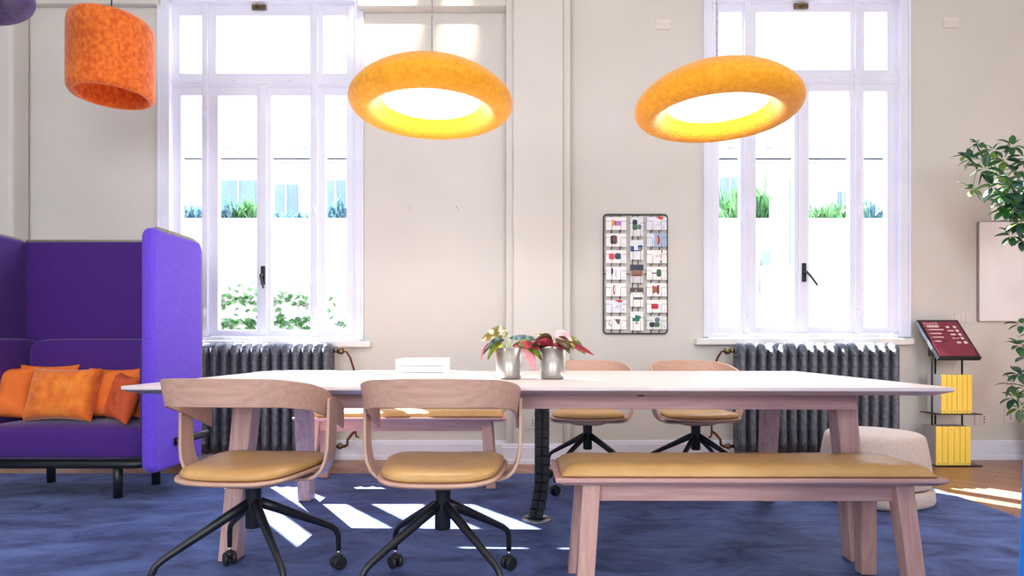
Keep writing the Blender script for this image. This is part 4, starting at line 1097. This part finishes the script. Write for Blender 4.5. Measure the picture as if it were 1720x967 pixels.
for (u, v, w_, h_) in ((0.60, 0.20, 0.07, 0.05), (0.77, 0.20, 0.07, 0.06), (0.58, 0.30, 0.15, 0.03), (0.78, 0.30, 0.07, 0.06), (0.60, 0.40, 0.12, 0.04), (0.79, 0.40, 0.07, 0.06), (0.60, 0.50, 0.03, 0.04), (0.65, 0.50, 0.10, 0.015), (0.79, 0.50, 0.07, 0.06), (0.63, 0.61, 0.10, 0.045), (0.80, 0.61, 0.08, 0.06)):
    printed('printed_icon', u, u+w_, v-h_/2, v+h_/2)
cu = bpy.data.curves.new('header_text', 'FONT'); cu.body = 'Round R'; cu.size = 0.030; cu.extrude = 0.0004
tmp = bpy.data.objects.new('header_text', cu); COL.objects.link(tmp)
bpy.context.view_layer.update()
me = bpy.data.meshes.new_from_object(tmp.evaluated_get(bpy.context.evaluated_depsgraph_get()))
bpy.data.objects.remove(tmp); me.materials.clear(); me.materials.append(M['scr_txt'])
ht = bpy.data.objects.new('header_text', me); COL.objects.link(ht); ht.parent = disp
ht.location = S(*DP(0.10, 0.13, 0.0028)); ht.rotation_euler = (math.atan2(DZT-DZB, DYT-DYB), 0, 0)
bm = NB(); box(bm, 3.10-3.18, 3.24-3.18, 4.44-4.41, 4.50-4.41, 0.80, 0.865); tube(bm, [S(3.16, 4.47, 0.83), S(3.16, 4.42, 0.92)], 0.02, 10)
finish('bracket', bm, M['black'], st, bevel=0.003)
# binders
def binder(label, px0, px1, py0, py1, Y, dep, side, mark_, grp):
    x0, x1 = PX(px0, Y), PX(px1, Y); z0_, z1_ = PZ(py1, Y), PZ(py0, Y)
    root = thing('binder', label, 'binder', ((x0+x1)/2, Y, z0_), 0, grp)
    w_ = (x1-x0)/2-0.0016; h_ = z1_-z0_
    bm = NB(); box(bm, -w_, w_, 0, 0.006, 0, h_); finish('spine', bm, M['yellow'], root, bevel=0.0012)
    bm = NB(); box(bm, -w_, w_, 0.0062, dep, 0.0, h_-0.002); finish('cover', bm, side, root, bevel=0.001)
    if mark_:
        bm = NB(); zz = 0.018 if mark_ == 'low' else h_-0.02
        tube(bm, [(-0.004, -0.0005, zz), (-0.004, 0.001, zz)], 0.003, 8); box(bm, 0.000, 0.007, -0.0006, 0.001, zz-0.004, zz+0.001)
        finish('spine_mark', bm, M['ink'], root)
YBK = 4.335
edges = [1572, 1583, 1592.5, 1603, 1612.5, 1621.5, 1631]
ordn = ['leftmost', 'second from left', 'third from left', 'fourth from left', 'fifth from left', 'rightmost']
for i in range(6):
    binder('yellow binder on the bottom shelf, %s of six' % ordn[i], edges[i], edges[i+1], 716, 782.4, YBK, 0.14, M['greycard'], 'high' if i == 2 else 'low', 'yellow binders on the lower shelf')
edges = [1581, 1590.5, 1599, 1607.5, 1617, 1625, 1633]
for i in range(6):
    binder('yellow binder on the upper shelf, %s of six' % ordn[i], edges[i], edges[i+1], 629, 694.6, YBK, 0.15, M['paper'], 'low', 'yellow binders on the upper shelf')

# ------------------------------------------------------------ whiteboard, framed notice, planter, blue panel
root = thing('whiteboard', 'large white wall board at the right edge behind the plant', 'whiteboard', (PX(1640, WY)+0.5, WY, PZ(456, WY)))
bm = NB(); prism(bm, rrect(-0.5, 0.5, -0.39, 0.385, 0.012, 4), -0.022, -0.002); finish('frame', bm, M['boardedge'], root)
bm = NB(); prism(bm, rrect(-0.495, 0.495, -0.384, 0.380, 0.010, 4), -0.026, -0.0221); finish('writing_surface', bm, M['board'], root)
root = thing('wall_notice', 'white notice with a teal bar above the white board, behind plant leaves', 'notice', (PX(1663, WY)+0.3, WY, PZ(334, WY)))
bm = NB(); box(bm, -0.3, 0.3, -0.012, -0.001, -0.17, 0.155); finish('panel', bm, M['board'], root, bevel=0.002)
bm = NB(); box(bm, -0.3+0.09, -0.3+0.24, -0.018, -0.0121, 0.10, 0.14); box(bm, -0.3+0.215, -0.3+0.24, -0.018, -0.0121, 0.0, 0.10); finish('printed_bar', bm, M['teal'], root)

pl = thing('umbrella_plant', 'tall umbrella plant in dark brown planter at the right edge', 'plant', (3.93, 4.30, 0))
bm = NB(); lathe(bm, [(0, 0.001), (0.125, 0.001), (0.13, 0.01), (0.165, 0.37), (0.15, 0.37), (0.145, 0.33), (0, 0.33)], 40); finish('planter', bm, M['planter'], pl)
bm = NB(); lathe(bm, [(0, 0.335), (0.143, 0.332)], 24); finish('soil', bm, M['soil'], pl)
def Lp(px, py, Y): v = P(px, py, Y); return Vector((v.x-3.93, v.y-4.30, v.z))
bm = NB()
stem1 = [Vector((0, 0, 0.33)), Vector((0.04, 0, 0.9)), Vector((0.02, -0.02, 1.45)), Lp(1745, 372, 4.25), Lp(1712, 335, 4.2), Lp(1690, 298, 4.18), Lp(1665, 276, 4.15), Lp(1650, 262, 4.12), Lp(1640, 243, 4.1)]
tube(bm, stem1, [0.016, 0.014, 0.012, 0.010, 0.009, 0.008, 0.007, 0.006, 0.004], 8)
tube(bm, [Vector((0.02, 0.01, 0.33)), Vector((-0.05, 0, 0.6)), Lp(1712, 590, 4.2)], [0.012, 0.009, 0.005], 8)
tube(bm, [Vector((-0.02, 0.01, 0.33)), Vector((-0.05, -0.03, 0.5)), Lp(1703, 660, 4.15)], [0.010, 0.008, 0.004], 8)
tube(bm, [Lp(1712, 335, 4.2), Lp(1706, 380, 4.15), Lp(1715, 405, 4.12)], [0.008, 0.006, 0.004], 8)
finish('stem', bm, M['bark'], pl)
bm = NB(); rnd = random.Random(11)
clusters = [(1642, 240, 4.10, 15, .04), (1620, 262, 4.08, 22, 0.05), (1630, 268, 4.05, 24, .06), (1668, 252, 4.12, 26, .06), (1655, 283, 4.08, 34, .075), (1686, 268, 4.1, 20, .06),
            (1700, 245, 4.12, 22, .06), (1708, 288, 4.1, 22, .06), (1668, 312, 4.05, 34, .08), (1632, 318, 4.05, 26, .06), (1700, 330, 4.08, 36, .09), (1680, 345, 4.1, 30, .07),
            (1715, 350, 4.05, 30, .08), (1705, 375, 4.1, 26, .07), (1700, 395, 4.08, 20, .06), (1717, 402, 4.06, 22, .07), (1690, 310, 4.15, 30, .07), (1725, 310, 4.1, 34, .08), (1695, 352, 4.0, 30, .08), (1708, 338, 4.0, 30, .085), (1718, 372, 4.0, 30, .08), (1676, 296, 4.0, 30, .075), (1690, 325, 3.98, 34, .085), (1735, 360, 4.1, 40, .09), (1730, 270, 4.1, 36, .08)]
lowc = [(1712, 580, 4.15, 20, .06), (1715, 545, 4.2, 18, .06), (1700, 645, 4.15, 22, .065), (1712, 628, 4.1, 24, .07), (1704, 668, 4.1, 22, .06), (1722, 650, 4.1, 30, .08), (1735, 600, 4.1, 36, .09), (1712, 685, 4.15, 20, .06), (1740, 560, 4.15, 30, .08)]
for (px, py, Y, rr, L_) in clusters+lowc:
    c = Lp(px, py, Y)
    # petiole back to the nearest stem point
    k = rnd.randint(6, 8); a0 = rnd.random()*2*pi
    tilt = Vector((rnd.uniform(-0.5, 0.2), rnd.uniform(-0.9, -0.2), rnd.uniform(0.0, 0.7))).normalized()
    ax = tilt.cross(Vector((0.3, 0.5, 0.8))).normalized(); ay = tilt.cross(ax)
    for i in range(k):
        a = a0+2*pi*i/k+rnd.uniform(-.15, .15)
        d = (ax*cos(a)+ay*sin(a))+tilt*0.05
        Ls = L_*rnd.uniform(1.1, 1.6)
        leaf(bm, c+d*0.012, d, Ls, Ls*0.52, 0.75, rnd.uniform(-0.4, 0.4), n=5, cup=0.2, mi=0 if rnd.random() < 0.85 else 1)
    for spt in [min(stem1[3:], key=lambda q: (q-c).length)] if (py < 450) else []:
        tube(bm, [spt, (spt+c)/2+Vector((0, 0, 0.02)), c], 0.0022, 5, mi=1)
o = finish('foliage', bm, [M['leafg'], M['leafy']], pl); md = o.modifiers.new('solid', 'SOLIDIFY'); md.thickness = 0.001

root = thing('screen_panel', 'bright blue upholstered panel edge at the right edge of view', 'screen', (1.27, 1.20, 0))
bm = NB(); n = 12; xs_ = []
YP = 1.20
for (px, py) in ((1720, 528), (1718, 560), (1716, 640), (1712, 760), (1706, 900), (1702, 1000), (1700, 1200)): xs_.append((PX(px, YP)-1.27, PZ(py, YP)))
poly = xs_+[(0.62, 0.152), (0.62, 0.952), (PX(1740, YP)-1.27, 0.952)]
prism(bm, poly, -0.06, 0.0); finish('panel', bm, M['bluefab'], root, bevel=0.015, seg=4)
for fx in (-0.15, 0.5):
    bm = NB(); tube(bm, [(fx, 0, 0.155), (fx, 0, RZ+0.001)], 0.014, 12); box(bm, fx-0.02, fx+0.02, -0.16, 0.16, RZ+0.001, RZ+0.012); finish('foot', bm, M['black'], root, bevel=0.002)

# ------------------------------------------------------------ garden outside
GZ = 0.2
bm = NB(); box(bm, -14, 16, WY+0.2, 22, GZ-0.2, GZ); o = finish('ground', bm, M['gravel']); props(o, kind='structure')
bm = NB(); box(bm, -12, 13, 7.0, 7.6, GZ, PZ(492, 7.0)); o = finish('garden_wall', bm, M['gbrick'])
props(o, 'low pale brick garden wall outside both windows', 'garden wall')
bm = NB(); box(bm, -12, 13, 7.601, 8.4, GZ, PZ(425, 7.6)); box(bm, -12, 13, 7.58, 8.4, PZ(425, 7.6), PZ(418, 7.6)); o = finish('garden_wall', bm, M['stucco'])
props(o, 'pale rendered middle terrace wall outside the windows', 'garden wall')
bm = NB(); box(bm, -12, 13, 8.401, 10.0, GZ, PZ(366, 8.4)); o = finish('garden_wall', bm, M['stucco'])
props(o, 'pale rendered upper terrace wall below the garden plants', 'garden wall')
rnd = random.Random(5)
ztop = PZ(366, 8.4)
def bush(label, px, Y, w_, h_, m_, n=90, lw=0.02, grp='garden plants on the terrace wall'):
    x = PX(px, Y)
    root = thing('garden_plant', label, 'plant', (x, Y, ztop+0.01), 0, grp)
    bm = NB()
    for i in range(n):
        a = rnd.uniform(-w_/2, w_/2); b_ = rnd.uniform(-0.3, 0.3)
        d = Vector((rnd.uniform(-0.6, 0.6), rnd.uniform(-0.5, 0.3), 1)).normalized()
        leaf(bm, (a, b_, 0.0), d, h_*rnd.uniform(0.6, 1.2), lw*rnd.uniform(1.5, 3), rnd.uniform(0.2, 1.4), rnd.uniform(-1, 1), n=4)
    finish('foliage', bm, m_, root)
bl = [('spiky bluish plant outside, seen in left pane of left window', 322, 0.30, 0.35, 'hedge2'), ('spiky bluish plant outside left window, behind the closed left casement', 385, 0.45, 0.42, 'hedge2'),
      ('bright green grass outside the left window beside the meeting stile', 420, 0.25, 0.40, 'hedge1'), ('pale blue green grass outside, right casement of left window', 490, 0.7, 0.22, 'hedge2'),
      ('spiky bluish plant outside, seen in right pane of left window', 564, 0.35, 0.42, 'hedge2'), ('green bush outside, seen in left pane of right window', 1224, 0.40, 0.62, 'hedge1'),
      ('tall green bush outside beside the pale garden door', 1276, 0.25, 0.7, 'hedge1'), ('small green bush outside, right of right window handle stile', 1368, 0.2, 0.28, 'hedge1'),
      ('bright green grass outside, right casement of right window', 1410, 0.35, 0.34, 'hedge1'), ('spiky bluish plant outside, seen in right pane of right window', 1465, 0.4, 0.34, 'hedge2')]
for lb, px, w_, h_, m_ in bl: bush(lb, px, 9.0, w_, h_, M[m_])
# ivy hanging on the low wall
bm = NB()
for i in range(260):
    px = rnd.choice([rnd.uniform(366, 525), rnd.uniform(366, 600)]); py = rnd.choice([rnd.gauss(500, 12), rnd.gauss(540, 5)])
    p_ = P(px, py, 6.985); leaf(bm, p_, (rnd.uniform(-1, 1), -0.4, rnd.uniform(-1, 0.3)), 0.07, 0.06, 0.5, rnd.uniform(-1, 1), n=3)
o = finish('ivy', bm, M['hedge1']); props(o, 'ivy scattered over the low brick wall outside the left window', 'ivy', kind='stuff')
# house behind
hs = thing('garden_house', 'pale overexposed house behind the garden terrace, with tiled roof and windows', 'house', (0.5, 13.0, GZ))
def H(x, y, z): return (x-0.5, y-13.0, z-GZ)
zE = PZ(258, 12.6)
bm = NB(); box(bm, -12-0.5, 12-0.5, 0, 2.5, 0, zE-GZ); finish('wall', bm, M['facade'], hs)
bm = NB(); hexa(bm, [H(-12.3, 12.9, zE), H(12.3, 12.9, zE), H(12.3, 15.6, zE+0.9), H(-12.3, 15.6, zE+0.9), H(-12.3, 12.9, zE+0.16), H(12.3, 12.9, zE+0.16), H(12.3, 15.6, zE+1.1), H(-12.3, 15.6, zE+1.1)])
rf = finish('roof', bm, M['roofm'], hs)
for k in range(24):
    bm = NB(); x = -11.5+k; tube(bm, [H(x, 12.9, zE+0.17), H(x, 15.5, zE+1.1)], 0.03, 6); finish('roof_rib', bm, M['roofm'], rf)
bm = NB(); tube(bm, [H(-12, 12.95, zE-0.05), H(12, 12.95, zE-0.05)], 0.035, 8); finish('gutter', bm, M['roofm'], hs)
bm = NB(); box(bm, -12-0.5, 12-0.5, 2.5, 4.0, 0, PZ(165, 15)-GZ); finish('upper_storey', bm, M['facade'], hs)
for (px0, px1, py0, py1) in ((372, 430, 303, 368), (548, 580, 303, 368), (462, 500, 310, 368), (1408, 1422, 322, 368), (1210, 1240, 298, 345)):
    bm = NB(); a, c = PX(px0, 12.98)-0.5, PX(px1, 12.98)-0.5; box(bm, a, c, -0.03, -0.001, PZ(py1, 12.98)-GZ, PZ(py0, 12.98)-GZ)
    w0 = finish('window', bm, M['shadeb'], hs)
    bm = NB(); box(bm, (a+c)/2-0.02, (a+c)/2+0.02, -0.05, -0.031, PZ(py1, 12.98)-GZ, PZ(py0, 12.98)-GZ); finish('glazing_bar', bm, M['facade'], w0)
# garden door / gate with blue sides near the right window
gd = thing('garden_door', 'pale tall garden door with blue side posts outside the right window', 'door', (PX(1307, 7.9), 7.5, PZ(447, 7.5)))
def G_(px, py): return PX(px, 7.5)-PX(1307, 7.9), PZ(py, 7.5)-PZ(447, 7.5)
def gbox(name, a, c, e, f, m_, y0, y1):
    x0, z0 = G_(a, f); x1, z1 = G_(c, e); bm = NB(); box(bm, x0, x1, y0, y1, z0, z1); return finish(name, bm, m_, gd, bevel=0.003)
gbox('door_leaf', 1292, 1322, 301, 446, M['facade'], -0.04, 0.0)
gbox('side_post', 1322.3, 1327, 301, 446, M['shadeb'], -0.03, 0.0)
gbox('base_box', 1277, 1291.6, 422, 446, M['shadeb'], -0.05, 0.0)
gbox('base_plinth', 1277, 1327, 446.4, 497.4, M['stucco'], -0.08, 0.0)

# ------------------------------------------------------------ light
w = bpy.data.worlds.new('sky'); SC.world = w; w.use_nodes = True
nt = w.node_tree; bg = nt.nodes['Background']
tc = nt.nodes.new('ShaderNodeTexCoord'); sp = nt.nodes.new('ShaderNodeSeparateXYZ'); rp = nt.nodes.new('ShaderNodeValToRGB')
rp.color_ramp.elements[0].position = 0.0; rp.color_ramp.elements[0].color = (1.0, 1.0, 1.0, 1)
rp.color_ramp.elements[1].position = 0.8; rp.color_ramp.elements[1].color = (0.62, 0.76, 1.0, 1)
nt.links.new(tc.outputs['Generated'], sp.inputs[0]); nt.links.new(sp.outputs['Z'], rp.inputs['Fac']); nt.links.new(rp.outputs['Color'], bg.inputs['Color'])
bg.inputs['Strength'].default_value = 7.0

sun = bpy.data.lights.new('sun', 'SUN'); sun.energy = 60; sun.angle = R(0.55); sun.color = (1.0, 0.98, 0.95)
so_ = bpy.data.objects.new('sun', sun); COL.objects.link(so_)
K = 0.80; d = Vector((0.80*K, -K, -1)).normalized()
so_.rotation_euler = d.to_track_quat('-Z', 'Y').to_euler(); so_.location = (-4, 12, 12)

def area(name, loc, rot, sx, sy, e, col=(1, 1, 1)):
    l = bpy.data.lights.new(name, 'AREA'); l.shape = 'RECTANGLE'; l.size = sx; l.size_y = sy; l.energy = e; l.color = col
    o = bpy.data.objects.new(name, l); COL.objects.link(o); o.location = loc; o.rotation_euler = rot; return o
# added fill lamps in the two openings behind the camera, brighten front faces
for i, (a, c) in enumerate(BO):
    area('rear_fill', ((a+c)/2, YB-0.05, 2.17), (R(90), 0, 0), 1.75, 2.6, 54, (0.96, 0.98, 1.0))
# added fill panels on the unseen ceiling, brighten the room
for i, (x, y) in enumerate(((-2.4, 0.4), (0.2, 0.4), (2.8, 0.4))):
    t = thing('ceiling_fill_panel', ['added fill panel on the unseen ceiling, left', 'added fill panel on the unseen ceiling, centre', 'added fill panel on the unseen ceiling, right'][i], 'fill panel', (x, y, ZC))
    bm = NB(); box(bm, -0.62, 0.62, -0.32, 0.32, -0.06, -0.001); finish('frame', bm, M['white'], t, bevel=0.004)
    area('ceiling_fill', (x, y, ZC-0.07), (0, 0, 0), 1.2, 0.6, 14, (1.0, 0.97, 0.93))
for (x, y, z) in ((-0.398, 2.75, 2.004), (0.918, 2.75, 1.987)):
    l = bpy.data.lights.new('pendant_glow', 'AREA'); l.shape = 'DISK'; l.size = 0.42; l.energy = 5; l.color = (1.0, 0.95, 0.86)
    o = bpy.data.objects.new('pendant_glow', l); COL.objects.link(o); o.location = (x, y, z)

for i, (px, py, e) in enumerate(((650, 28, 120), (768, 62, 60))):
    tgt = P(px, py, WY); src = Vector((tgt.x+0.05, 4.0, ZC-0.12)); dv = (tgt-src).normalized()
    t = thing('ceiling_spotlight', ['ceiling spotlight aimed at the wall beside the left window', 'ceiling spotlight aimed at the wall beside the pilaster'][i], 'spotlight', (src.x, src.y, ZC))
    bm = NB(); tube(bm, [(0, 0, -0.001), (0, 0, -0.08)], 0.008, 8); finish('mount', bm, M['white'], t)
    bm = NB(); c0 = Vector((0, 0, -0.12)); tube(bm, [c0-dv*0.09, c0-dv*0.01], 0.032, 20); finish('housing', bm, M['white'], t)
    l = bpy.data.lights.new('spot_glow', 'SPOT'); l.energy = e; l.spot_size = R(44 if i == 0 else 26); l.spot_blend = 0.9; l.color = (1.0, 0.86, 0.68); l.shadow_soft_size = 0.02
    o = bpy.data.objects.new('spot_glow', l); COL.objects.link(o); o.location = src+dv*0.01; o.rotation_euler = dv.to_track_quat('-Z', 'Y').to_euler()

# ------------------------------------------------------------ camera and view
cam = bpy.data.cameras.new('camera'); cam.sensor_width = 36; cam.sensor_fit = 'HORIZONTAL'; cam.lens = 36*F/1720
cam.shift_x = -(CX-860)/1720; cam.shift_y = (HZ-483.5)/1720; cam.clip_start = 0.05
co = bpy.data.objects.new('camera', cam); COL.objects.link(co); co.location = (0, 0, CH); co.rotation_euler = (R(90), 0, 0)
SC.camera = co
SC.view_settings.view_transform = 'Standard'; SC.view_settings.look = 'None'; SC.view_settings.gamma = 1
SC.view_settings.use_curve_mapping = False; SC.view_settings.exposure = 0.12
